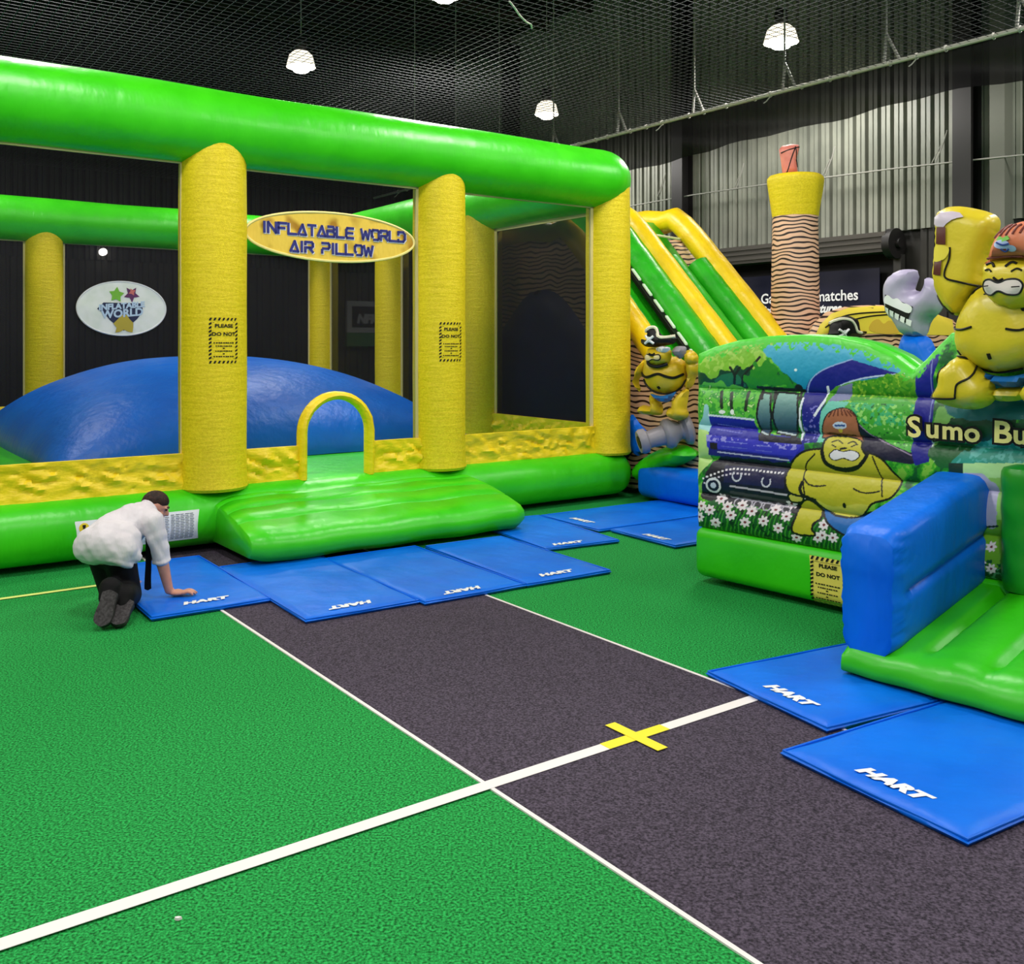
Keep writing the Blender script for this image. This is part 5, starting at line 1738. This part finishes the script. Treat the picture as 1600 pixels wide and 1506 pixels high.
hat, hHt = q2('hard_hat', [(1536, 412), (1546, 402), (1550, 384), (1560, 366), (1578, 352), (1600, 345), (1620, 352), (1630, 370), (1632, 392), (1642, 404), (1620, 408), (1590, 405), (1560, 408)], 0.12, 0.09, 0.17, hatm, torso)
b = MB()
for k in range(5):
    stroke(b, PHT.poly([(1562 + k * 11, 374 - 2 * k), (1570 + k * 10, 362 - 2 * k), (1580 + k * 8, 352)]), 0.012, PHT.fn, hHt, 0.172)
b.build('printed_line', mat('hat_line', (110, 40, 26)), torso)
b = MB()
stroke(b, PHT.poly([(1549, 405), (1575, 402), (1605, 402)]), 0.010, PHT.fn, hHt, 0.174)
b.build('printed_line', mat('hat_line', (110, 40, 26)), torso)
b = MB()
for (x, y, rx, ry) in ((1578, 384, 13, 7), (1592, 390, 8, 5)):
    decal(b, [PHT.at(x + rx * math.cos(a), y + ry * math.sin(a)) for a in [k * PI / 10 for k in range(20)]], PHT.fn, 0.02, 0.176, hHt)
b.build('hat_badge', mat('badge_blue', (170, 190, 226)), torso)
b = MB()
decal(b, PHT.poly([(1568, 377), (1573, 370), (1580, 374), (1588, 370), (1592, 376), (1580, 380)]), PHT.fn, 0.02, 0.177, hHt)
b.build('hat_badge', mat('badge_green', (110, 180, 60)), torso)
b = MB()
stroke(b, PHT.poly([(1570, 381), (1580, 385), (1590, 383)]), 0.009, PHT.fn, hHt, 0.178)
stroke(b, PHT.poly([(1576, 391), (1582, 395), (1588, 391)]), 0.009, PHT.fn, hHt, 0.178)
b.build('hat_badge', mat('badge_navy', (36, 60, 130)), torso)
tpoly = [(1546, 448), (1551, 440), (1561, 438), (1574, 443), (1588, 438), (1604, 438), (1611, 447), (1604, 460), (1588, 461), (1574, 456), (1560, 462), (1549, 458)]
b = MB()
decal(b, PHD.poly(catmull(tpoly, True, 4)), PHD.fn, 0.012, 0.124, hHd)
b.build('teeth', mat('teeth_white', (226, 214, 206), 0.4), torso)
b = MB()
stroke(b, PHD.poly(tpoly), 0.011, PHD.fn, hHd, 0.122, closed=True)
for ln, w in (([(1538, 458), (1552, 476), (1576, 485), (1602, 482), (1622, 471)], 0.030), ([(1567, 435), (1574, 440), (1582, 437)], 0.012), ([(1551, 415), (1560, 412), (1566, 418)], 0.013), ([(1584, 418), (1592, 411), (1600, 413)], 0.013),
              ([(1552, 424), (1558, 422), (1563, 426)], 0.009), ([(1594, 426), (1602, 421), (1610, 424)], 0.009)):
    stroke(b, PHD.poly(ln), w, PHD.fn, hHd, 0.124)
for ln in ([(1548, 449), (1560, 448)], [(1597, 450), (1609, 449)]):
    stroke(b, PHD.poly(ln), 0.006, PHD.fn, hHd, 0.142)
for ln, w in (([(1493, 508), (1502, 514), (1520, 515), (1537, 511)], 0.012), ([(1533, 447), (1518, 462), (1504, 482), (1496, 502)], 0.012), ([(1495, 545), (1512, 564), (1536, 577), (1565, 582), (1600, 576)], 0.012), ([(1590, 514), (1610, 516), (1630, 508)], 0.012)):
    stroke(b, PTT.poly(ln), w, PTT.fn, hT, 0.004)
stroke(b, PTT.poly([(1561, 552), (1562, 560)]), 0.020, PTT.fn, hT, 0.0)
for ln in ([(1497, 388), (1496, 405), (1489, 425), (1491, 436), (1512, 442), (1534, 448)], [(1462, 455), (1478, 478), (1494, 491)]):
    stroke(b, PAA.poly(ln), 0.011, PAA.fn, hA, -0.016)
stroke(b, PLL.poly([(1498, 556), (1520, 562), (1529, 578), (1526, 590), (1510, 600), (1507, 616), (1502, 622), (1463, 620), (1466, 604), (1473, 588), (1475, 570)]), 0.011, PLL.fn, hL, 0.054)
b.build('printed_line', M_BLACK, torso)
b = MB()
decal(b, PAA.poly([(1468, 352), (1468, 341), (1480, 334), (1498, 332), (1510, 334), (1518, 341), (1508, 343), (1500, 346), (1492, 352), (1488, 357), (1475, 356)]), PAA.fn, 0.02, -0.010, hA)
hm = b.build('hammer', mat('hammer_grey', (196, 184, 198), 0.4), torso)
for pl_ in ([(1475, 357), (1491, 357), (1491, 384), (1474, 383)], [(1471, 410), (1485, 408), (1483, 432), (1469, 430)]):
    b = MB(); decal(b, PAA.poly(pl_), PAA.fn, 0.02, -0.010, hA)
    b.build('hammer_handle', mat('handle_brown', (84, 30, 26), 0.4), torso)
b = MB()
decal(b, PAA.poly(catmull([(1470, 388), (1485, 385), (1496, 390), (1494, 400), (1486, 408), (1471, 409)], True, 4)), PAA.fn, 0.02, -0.011, hA)
b.build('fist', mat('fist_yellow', (222, 206, 60), 0.4), torso)

# ---- the grey puffed spanner beyond the wall
P3 = VPlane(*B(0, 1.75, 0).xy, *W1)
sp = [(1384, 462), (1386, 443), (1397, 427), (1412, 421), (1434, 423), (1432, 440), (1430, 452), (1440, 455), (1446, 448), (1448, 434), (1462, 438), (1472, 452), (1474, 474), (1465, 492), (1452, 505), (1446, 526), (1414, 524), (1402, 508), (1388, 488)]
poly = catmull(P3.poly(sp), True, 3)
b = MB(); puff(b, poly, 0.15, 0.12, P3.fn, 0.03, back=0.8)
spn = b.build('spanner', mat('spanner_grey', (176, 168, 196), 0.4, 0.5, (160, 152, 182), 4.0, bump=0.3, bscale=8.0), bnc)
hS = puff_h(poly, 0.15, 0.12)
b = MB(); decal(b, P3.poly([(1397, 461), (1442, 480), (1432, 506), (1392, 486)]), P3.fn, 0.03, 0.006, hS)
b.build('black_window', M_BLACK, spn)
b = MB()
decal(b, P3.poly(catmull([(1396, 466), (1403, 462), (1411, 468), (1418, 467), (1426, 474), (1434, 476), (1441, 482), (1436, 490), (1420, 484), (1404, 477), (1394, 473)], True, 3)), P3.fn, 0.03, 0.010, hS)
for k in range(5):
    x, y = 1396 + k * 9, 480 + k * 4.6
    decal(b, P3.poly([(x, y), (x + 7, y + 3), (x + 5, y + 12), (x - 1, y + 8)]), P3.fn, 0.03, 0.010, hS)
b.build('spanner_thread', mat('thread_white', (236, 232, 240)), spn)
bp = P3.poly([(1412, 523), (1448, 525), (1462, 545), (1475, 585), (1400, 585), (1406, 545)])
b = MB(); puff(b, catmull(bp, True, 3), 0.13, 0.12, P3.fn, 0.04, back=0.9)
b.build('spanner_base', M_BLUE, bnc)
# ------------------------------------------------------------------ person kneeling on hands and knees
def at(px, py, y):
    return Vector(((px - CX) / FOC * y, y, CAM_H - (py - HOR) / FOC * y))
M_SKIN = mat('skin', (206, 150, 128), 0.5, 0.35, (196, 136, 114), 12.0)
M_SHIRT = mat('white_shirt', (212, 205, 210), 0.85, 0.15, (222, 216, 220), 4.0, bump=0.4, bscale=13.0, bstretch=(1, 1, .5), bdist=0.03)
M_TROU = mat('black_trousers', (12, 11, 13), 0.75, 0.2, bump=0.3, bscale=14.0, bdist=0.02)
M_HAIR = mat('dark_brown_hair', (58, 34, 26), 0.6, 0.3, (30, 18, 14), 60.0, bump=0.6, bscale=90.0, bstretch=(1, 1, .3), bdist=0.01)
M_SHOE = mat('black_shoe', (24, 22, 22), 0.5, 0.4, (36, 33, 33), 20.0)
M_SOLE = mat('grey_sole', (74, 70, 72), 0.7, 0.2, (48, 45, 46), 70.0)

def ell(mb, c, axes, radii, nu=20, nv=14):
    vs, fs = [], []
    for j in range(nv + 1):
        ph = PI * j / nv
        for i in range(nu):
            th = 2 * PI * i / nu
            p = c + axes[0] * (radii[0] * math.sin(ph) * math.cos(th)) + axes[1] * (radii[1] * math.sin(ph) * math.sin(th)) + axes[2] * (radii[2] * math.cos(ph))
            vs.append(p)
    for j in range(nv):
        for i in range(nu):
            fs.append((j * nu + i, j * nu + (i + 1) % nu, (j + 1) * nu + (i + 1) % nu, (j + 1) * nu + i))
    mb.add(vs, fs)
XYZ = (Vector((1, 0, 0)), Vector((0, 1, 0)), Vector((0, 0, 1)))
def limb(mb, chain):
    """chain of (point, radius): tapered tube with ball joints"""
    pts = [p for p, r in chain]; rs = [r for p, r in chain]
    for (p, r), (p2, r2) in zip(chain[:-1], chain[1:]):
        n = max(2, int((p2 - p).length / 0.02))
        mb.tube([p + (p2 - p) * i / n for i in range(n + 1)], [r + (r2 - r) * i / n for i in range(n + 1)], 16)
    for p, r in chain:
        ell(mb, p, XYZ, (r, r, r), 16, 10)
def remesh(mb, name, m, parent, voxel, smooth_it=6, factor=0.6):
    o = mb.build(name, m, None)
    rm = o.modifiers.new('r', 'REMESH'); rm.mode = 'VOXEL'; rm.voxel_size = voxel; rm.use_smooth_shade = True
    sm = o.modifiers.new('s', 'SMOOTH'); sm.iterations = smooth_it; sm.factor = factor
    bake(o)
    o.data.name = name
    if not o.data.materials:
        o.data.materials.append(m)
    o.data.polygons.foreach_set('use_smooth', [True] * len(o.data.polygons))
    if parent is not None:
        o.parent = parent
    return o

hipc = at(152, 858, 5.86)
waist = at(180, 838, 6.0)
chest = at(212, 818, 6.12)
neck = at(229, 800, 6.2)
shR, shL = at(242, 818, 6.06), at(205, 806, 6.30)
elR, wrR = at(253, 876, 6.10), at(264, 922, 6.12)
elL, wrL = at(190, 868, 6.38), at(186, 905, 6.44)
hpR, hpL = at(186, 868, 5.86), at(162, 866, 5.93)
knR, knL = at(200, 936, 5.98), at(178, 936, 6.00)
anR, anL = at(196, 930, 5.70), at(172, 918, 5.66)
knR.z = 0.085; knL.z = 0.085
hc = at(243, 791, 6.26)
HS = 0.87
Fv = Vector((0.86, 0.20, -0.42)).normalized()
Rv = Vector((0.36, -0.93, 0.02)); Rv = (Rv - Fv * Rv.dot(Fv)).normalized()
Uv = Rv.cross(Fv).normalized()
mb = MB()
# head, face and neck
ell(mb, hc + Uv * 0.012 - Fv * 0.008, (Fv, Rv, Uv), (0.094, 0.074, 0.092), 28, 20)
ell(mb, hc + Fv * 0.038 - Uv * 0.045, (Fv, Rv, Uv), (0.052, 0.056, 0.062), 24, 16)
ell(mb, hc + Fv * 0.062 - Uv * 0.092, (Fv, Rv, Uv), (0.024, 0.030, 0.022))
limb(mb, [(hc + Fv * 0.084 + Uv * 0.012, 0.010), (hc + Fv * 0.102 - Uv * 0.022, 0.015)])
for s in (-1, 1):
    ell(mb, hc + Fv * 0.078 + Uv * 0.022 + Rv * 0.030 * s, (Fv, Rv, Uv), (0.016, 0.026, 0.009))
    ell(mb, hc + Rv * 0.076 * s - Uv * 0.012 - Fv * 0.008, (Fv, Rv, Uv), (0.020, 0.010, 0.032))
    ell(mb, hc + Fv * 0.055 - Uv * 0.032 + Rv * 0.036 * s, (Fv, Rv, Uv), (0.026, 0.020, 0.024))
for k in (0, 1):
    ell(mb, hc + Fv * 0.084 - Uv * (0.058 + 0.014 * k), (Fv, Rv, Uv), (0.012, 0.024, 0.007))
def head_scale(mb):
    mb.v = [tuple(hc + (Vector(v) - hc) * HS) for v in mb.v]
head_scale(mb)
limb(mb, [(hc - Uv * 0.05 - Fv * 0.02, 0.055), (neck, 0.058), (chest, 0.10)])
# trunk
limb(mb, [(chest, 0.10), (waist, 0.105), (hipc, 0.085)])
limb(mb, [(shL, 0.05), (neck * 0.5 + chest * 0.5, 0.075), (shR, 0.046)])
limb(mb, [(shR, 0.045), (elR, 0.040), (wrR, 0.027)])
limb(mb, [(shL, 0.052), (elL, 0.040), (wrL, 0.027)])
for h_, k_2, a_ in ((hpR, knR, anR), (hpL, knL, anL)):
    limb(mb, [(hipc, 0.085), (h_, 0.078), (k_2, 0.060), (a_, 0.042)])
    toe = Vector((a_.x - 0.02, a_.y - 0.10, 0.05))
    limb(mb, [(a_, 0.036), (toe, 0.026)])
# hands: palm, four bent fingers of different lengths, thumb
def hand(wr, fdir, side, mz):
    fdir = Vector((fdir.x, fdir.y, 0)).normalized()
    sd = Vector((-fdir.y, fdir.x, 0)) * side          # towards the thumb
    pc = Vector((wr.x, wr.y, mz + 0.022)) + fdir * 0.052
    ell(mb, pc, (fdir, sd, XYZ[2]), (0.052, 0.042, 0.017))
    limb(mb, [(wr, 0.026), (pc - fdir * 0.02, 0.020)])
    for k, (off, L) in enumerate(((0.030, 0.070), (0.010, 0.080), (-0.011, 0.074), (-0.031, 0.058))):
        b0_ = pc + fdir * 0.036 + sd * off
        d = (fdir + sd * off * 3.2).normalized()
        up = Vector((0, 0, 1))
        j1 = b0_ + d * L * 0.45 + up * 0.008
        j2 = b0_ + d * L * 0.78 + up * 0.002
        j3 = b0_ + d * L * 1.0 - up * 0.010
        limb(mb, [(b0_, 0.0105), (j1, 0.0098), (j2, 0.0088), (j3, 0.0075)])
    t0_ = pc - fdir * 0.022 + sd * 0.030
    t1_ = t0_ + (sd * 0.9 + fdir * 0.55).normalized() * 0.034
    t2_ = t1_ + (sd * 0.35 + fdir * 1.0).normalized() * 0.030 - XYZ[2] * 0.006
    limb(mb, [(t0_, 0.015), (t1_, 0.012), (t2_, 0.009)])
hand(wrR, Vector((0.95, 0.25, 0)), 1, 0.038)
hand(wrL, Vector((0.8, 0.5, 0)), 1, 0.004)
person = remesh(mb, 'person', M_SKIN, None, 0.0052, 5, 0.5)
tag(person, 'person kneeling on hands and knees in white shirt and black trousers beside a mat', 'person')
# hair cap: short, covers crown, back and sides down to the ear
mb = MB()
vs, fs = [], []
nu, nv = 40, 22
for j in range(nv + 1):
    for i in range(nu):
        th = 2 * PI * i / nu
        # longer at the back (th = pi) than at the brow (th = 0)
        lim = 0.55 * PI + 0.17 * PI * (-math.cos(th)) - 0.10 * PI * math.exp(-((math.cos(th) - 0.15) / 0.3) ** 2)
        ph = lim * j / nv
        rr = 1.0 + 0.018 * noise.noise(Vector((math.cos(th) * 6, math.sin(th) * 6, ph * 5)))
        taper = 0.012 * (1 - (j / nv) ** 4)
        c = hc + Uv * 0.012 - Fv * 0.008
        vs.append(c + Fv * ((0.094 + taper) * rr * math.sin(ph) * math.cos(th)) + Rv * ((0.074 + taper) * rr * math.sin(ph) * math.sin(th)) + Uv * ((0.092 + taper) * rr * math.cos(ph)))
for j in range(nv):
    for i in range(nu):
        fs.append((j * nu + i, j * nu + (i + 1) % nu, (j + 1) * nu + (i + 1) % nu, (j + 1) * nu + i))
n0 = len(vs)
c = hc + Uv * 0.012 - Fv * 0.008
vs += [c + (v - c) * 0.93 for v in vs[:]]
for j in range(nv):
    for i in range(nu):
        fs.append((n0 + j * nu + i, n0 + (j + 1) * nu + i, n0 + (j + 1) * nu + (i + 1) % nu, n0 + j * nu + (i + 1) % nu))
for i in range(nu):
    fs.append((nv * nu + i, nv * nu + (i + 1) % nu, n0 + nv * nu + (i + 1) % nu, n0 + nv * nu + i))
mb.add(vs, fs)
head_scale(mb)
mb.build('hair', M_HAIR, person)
mb = MB()
for s in (-1, 1):
    ell(mb, hc + Fv * 0.084 + Uv * 0.008 + Rv * 0.030 * s, (Fv, Rv, Uv), (0.009, 0.012, 0.006), 10, 8)
    limb(mb, [(hc + Fv * 0.093 + Uv * 0.026 + Rv * 0.016 * s, 0.004), (hc + Fv * 0.082 + Uv * 0.030 + Rv * 0.046 * s, 0.004)])
head_scale(mb)
mb.build('brows_and_eyes', M_HAIR, person)
# shirt: loose over the trunk, hem hanging, sleeves rolled at the elbow
mb = MB()
limb(mb, [(at(226, 799, 6.2), 0.068), (at(206, 817, 6.11), 0.125), (at(178, 836, 6.0), 0.14), (at(154, 848, 5.9), 0.118)])
limb(mb, [(at(190, 852, 5.98), 0.125), (at(186, 862, 5.97), 0.105)])
limb(mb, [(at(146, 852, 5.86), 0.115), (at(165, 853, 5.80), 0.11), (at(186, 858, 5.83), 0.105), (at(194, 862, 5.9), 0.09)])
limb(mb, [(at(168, 846, 5.86), 0.125), (at(188, 846, 5.92), 0.128)])
limb(mb, [(at(210, 806, 6.26), 0.075), (at(222, 805, 6.18), 0.09), (at(238, 815, 6.07), 0.074)])
limb(mb, [(at(238, 815, 6.07), 0.072), (at(246, 845, 6.085), 0.064), (at(253, 872, 6.10), 0.056)])
limb(mb, [(at(205, 806, 6.30), 0.072), (at(196, 838, 6.35), 0.064), (at(190, 862, 6.38), 0.058)])
# rolled cuffs
for e, u_ in ((at(253, 876, 6.10), (elR - shR).normalized()), (at(190, 866, 6.38), (elL - shL).normalized())):
    a1 = u_.cross(Vector((0, 1, 0))).normalized(); a2 = u_.cross(a1)
    mb.tube([e + a1 * 0.050 * math.cos(a) + a2 * 0.050 * math.sin(a) for a in [2 * PI * k / 20 for k in range(20)]], 0.013, 8, closed=True)
# hem edge
hem = [at(126, 860, 5.84), at(140, 867, 5.79), at(162, 872, 5.74), at(186, 878, 5.76), at(205, 884, 5.86)]
hp = catmull([tuple(p) for p in hem], False, 5)
mb.tube([Vector(p) for p in hp], 0.020, 8)
mb.tube([Vector(p) + Vector((0.005, 0.05, 0.04)) for p in hp], 0.05, 8)
shirt = remesh(mb, 'shirt', M_SHIRT, person, 0.0075, 6, 0.55)
# fold the cloth a little
me = shirt.data
cos = [v.co.copy() for v in me.vertices]
for v, c0_ in zip(me.vertices, cos):
    w = noise.noise(Vector((c0_.x * 22 + c0_.z * 14 + c0_.y * 6, c0_.y * 4, c0_.z * 4 - c0_.x * 3))) * 0.008 + noise.noise(Vector((c0_.z * 20 - c0_.x * 12, c0_.y * 5 + c0_.x * 4, 3.0))) * 0.005
    v.co = c0_ + v.normal * w
me.update()
# collar
mb = MB()
ax = (hc - neck).normalized(); a1 = ax.cross(Vector((1, 0, 0))).normalized(); a2 = ax.cross(a1)
mb.tube([neck + ax * 0.02 + a1 * 0.064 * math.cos(a) + a2 * 0.064 * math.sin(a) for a in [2 * PI * k / 20 for k in range(20)]], 0.014, 8, closed=True)
mb.build('collar', M_SHIRT, shirt)
# trousers
mb = MB()
limb(mb, [(at(158, 862, 5.92), 0.095), (at(176, 866, 5.9), 0.10)])
for h_, k_2, a_ in ((hpR, knR, anR), (hpL, knL, anL)):
    limb(mb, [(h_, 0.098), (h_ * 0.5 + k_2 * 0.5, 0.088), (Vector((k_2.x, k_2.y, 0.088)), 0.082), (a_ * .5 + k_2 * .5, 0.074), (a_, 0.062), (a_ + Vector((0, -0.035, -0.05)), 0.052)])
tro = remesh(mb, 'trousers', M_TROU, person, 0.009, 6, 0.5)
# shoes: toes on the turf, heels up, soles towards the viewer
for (hx, tx, dim) in (((173, 922, 5.60), (157, 984, 5.50), 1.0), ((200, 936, 5.66), (180, 978, 5.53), 1.0)):
    heel, toe = at(*hx), at(*tx)
    toe.z = max(toe.z, 0.03)
    d = (toe - heel); L = d.length; d.normalize()
    side = d.cross(Vector((0, 1, 0))).normalized()
    nrm = side.cross(d).normalized()
    if nrm.y < 0: nrm = -nrm                         # towards the instep (away from the viewer)
    mb = MB()
    n = 16
    for (f0, w, th, ofs) in ((0, 0, 0, 0),):
        vs, fs = [], []
        for i in range(n + 1):
            f = i / n
            w = 0.036 + 0.012 * math.sin(PI * min(1, f * 0.9 + 0.1)) + 0.006 * math.sin(2 * PI * f + 2.6)
            w *= math.sqrt(max(0.02, 1 - max(0, (f - 0.82) / 0.18) ** 2)) * math.sqrt(max(0.02, 1 - max(0, (0.10 - f) / 0.10) ** 2))
            th = 0.062 - 0.030 * f
            for k in range(14):
                a = 2 * PI * k / 14
                x, y = math.cos(a), math.sin(a)
                vs.append(heel + d * (L * f) + side * (w * math.copysign(abs(x) ** .8, x)) + nrm * (th * (0.5 + 0.5 * math.copysign(abs(y) ** .8, y)) + 0.012))
        for i in range(n):
            for k in range(14):
                fs.append((i * 14 + k, i * 14 + (k + 1) % 14, (i + 1) * 14 + (k + 1) % 14, (i + 1) * 14 + k))
        fs += [tuple(range(14))[::-1], tuple(n * 14 + k for k in range(14))]
        mb.add(vs, fs)
    sh = mb.build('shoe', M_SHOE, person)
    mb = MB()
    out = []
    for i in range(n + 1):
        f = i / n
        w = 0.038 + 0.012 * math.sin(PI * min(1, f * 0.9 + 0.1)) + 0.006 * math.sin(2 * PI * f + 2.6)
        w *= math.sqrt(max(0.03, 1 - max(0, (f - 0.82) / 0.18) ** 2)) * math.sqrt(max(0.03, 1 - max(0, (0.10 - f) / 0.10) ** 2))
        out.append((f, w))
    ol = [(f, w) for f, w in out] + [(f, -w) for f, w in reversed(out)]
    m_ = len(ol)
    mb.add([heel + d * (L * f) + side * w + nrm * 0.014 for f, w in ol] + [heel + d * (L * f) + side * w - nrm * 0.006 for f, w in ol],
           [tuple(range(m_)), tuple(range(m_, 2 * m_))[::-1]] + [(i, (i + 1) % m_, m_ + (i + 1) % m_, m_ + i) for i in range(m_)])
    mb.build('sole', M_SOLE, sh, False)
# hanging black tie
mb = MB()
tl = [at(231, 822, 6.10), at(232, 850, 6.11), at(232, 880, 6.12), at(231, 905, 6.13), at(231, 922, 6.13)]
tl = [Vector(p) for p in catmull([tuple(p) for p in tl], False, 5)]
vs, fs = [], []
for i, p in enumerate(tl):
    w = 0.014 + 0.006 * i / len(tl)
    if i == len(tl) - 1: w = 0.004
    for (sx_, sy_) in ((-1, -1), (1, -1), (1, 1), (-1, 1)):
        vs.append(p + Vector((w * sx_, 0.002 * sy_ + 0.3 * w * sx_, 0)))
for i in range(len(tl) - 1):
    for k in range(4):
        fs.append((i * 4 + k, i * 4 + (k + 1) % 4, (i + 1) * 4 + (k + 1) % 4, (i + 1) * 4 + k))
fs += [(0, 1, 2, 3), tuple((len(tl) - 1) * 4 + k for k in (3, 2, 1, 0))]
mb.add(vs, fs)
mb.build('tie', M_TROU, person)
# ------------------------------------------------------------------ blue floor mats
M_MAT = mat('blue_mat', (0, 114, 232), 0.42, 0.25, (0, 102, 220), 3.0, bump=0.3, bscale=4.0, bstretch=(1, 1.6, 1), bdist=0.03)
M_MAT_EDGE = mat('blue_mat_edge', (0, 106, 226), 0.42, 0.25)
def floor_mat(pa, pb, pc_dir, label, length=1.6, logo=True, lpx=None, lw=0.17, flip=False):
    """pa, pb: the two front-edge corners on the floor; the mat runs away from them along pc_dir"""
    a, b = pa, pb
    ex = (b - a); wid = ex.length; ex.normalize()
    ey = Vector((-ex.y, ex.x, 0))
    if ey.dot(pc_dir) < 0: ey = -ey
    r = empty('floor_mat', (a + b) / 2)
    tag(r, label, 'mat', 'blue landing mats')
    r.location.z = 0
    fn = lambda x, y, z: a + ex * x + ey * y + Vector((0, 0, z))
    nx, ny, th = 26, 44, 0.036
    mb = MB()
    vs, fs = [], []
    def rc(x, y):
        # softly rounded corners
        return x, y
    for j in range(ny + 1):
        for i in range(nx + 1):
            u, v = i / nx, j / ny
            e = min(u * wid, (1 - u) * wid, v * length, (1 - v) * length)
            z = th - 0.012 * max(0, 1 - e / 0.03) ** 2 + 0.004 * noise.noise(Vector((a.x * 3 + u * 3, a.y + v * 5, 0))) + 0.0035 * noise.noise(Vector((a.x * 5 + u * 9 + v * 4, a.y + v * 5 - u * 3, 2.0)))
            vs.append(fn(u * wid, v * length, z))
    off = len(vs)
    per = [(i, 0) for i in range(nx)] + [(nx, j) for j in range(ny)] + [(i, ny) for i in range(nx, 0, -1)] + [(0, j) for j in range(ny, 0, -1)]
    for j in range(ny):
        for i in range(nx):
            k = j * (nx + 1) + i
            fs.append((k, k + 1, k + nx + 2, k + nx + 1))
    n = len(per)
    for zz, ins in ((0.019, -0.006), (0.003, 0.004)):
        for (i, j) in per:
            u, v = i / nx, j / ny
            x, y = u * wid, v * length
            cxm, cym = wid / 2, length / 2
            x += ins * (1 if x < cxm else -1) if i in (0, nx) else 0
            y += ins * (1 if y < cym else -1) if j in (0, ny) else 0
            vs.append(fn(x, y, zz))
    for k in range(n):
        k2 = (k + 1) % n
        t0 = per[k][1] * (nx + 1) + per[k][0]; t1 = per[k2][1] * (nx + 1) + per[k2][0]
        fs.append((t0, off + k, off + k2, t1))
        fs.append((off + k, off + n + k, off + n + k2, off + k2))
    fs.append(tuple(off + n + k for k in range(n)))
    mb.add(vs, fs)
    mb.build('pad', M_MAT, r, sharp=70)
    mb = MB()
    mb.tube([fn(x, y, th - 0.007) for x, y in ((0.004, 0.004), (wid / 2, 0.0), (wid - 0.004, 0.004), (wid, length / 2), (wid - .004, length - .004), (wid / 2, length), (.004, length - .004), (0, length / 2))], 0.006, 6, closed=True)
    mb.build('edge_seam', M_MAT_EDGE, r)
    if lpx is not None:
        g = ground(*lpx, th)
        d = g - a
        lx, ly = d.dot(ex), d.dot(ey)
        mb = MB()
        sgn_ = -1 if flip else 1
        f2 = lambda x, y, h: fn(lx + sgn_ * x, ly + sgn_ * y, th + 0.0035 + h)
        add_text(mb, 'HART', 0.085, f2, offset=0.006, shear=0.25, sx=1.25, lift=0.0005)
        mb.build('printed_lettering', M_WHITE, r, False)
    return r
away = H(0, 1) - H(0, 0)
right = H(1, 0) - H(0, 0)
floor_mat(ground(237, 972), ground(424, 942), away, 'blue mat under the kneeling person\'s hand, leftmost in the row', 1.5, lpx=(320, 939))
floor_mat(ground(478, 976), ground(655, 945), away, 'blue mat in front of the left half of the green ramp, second from the person', 1.62, lpx=(549, 945), flip=True)
floor_mat(ground(664, 948), ground(822, 919), away, 'blue mat in front of the middle of the green ramp', 1.5, lpx=(723, 922), flip=True)
floor_mat(ground(824, 919), ground(954, 897), away, 'blue mat at the right front corner of the green ramp, with a free right edge', 1.45, lpx=(868, 896))
floor_mat(ground(852, 863), ground(967, 849), away, 'blue mat pushed against the right side of the green ramp', 1.3, lpx=(886, 849))
floor_mat(ground(845, 810), ground(936, 833), right, 'farthest blue mat, lying along the foot of the castle corner', 1.65, lpx=(908, 813))
floor_mat(ground(955, 832), ground(1055, 858), right, 'blue mat between the far mat and the printed builder castle', 1.6, lpx=(1024, 839))
r8 = floor_mat(ground(1105, 1058), ground(1292, 1148), right, 'blue mat under the corner of the builder castle step, touching the white line', 1.5, lpx=(1232, 1086), flip=False)
r9 = floor_mat(ground(1222, 1184), ground(1512, 1326), right, 'nearest blue mat, in the lower right corner of the picture', 1.55, lpx=(1392, 1224), flip=False)
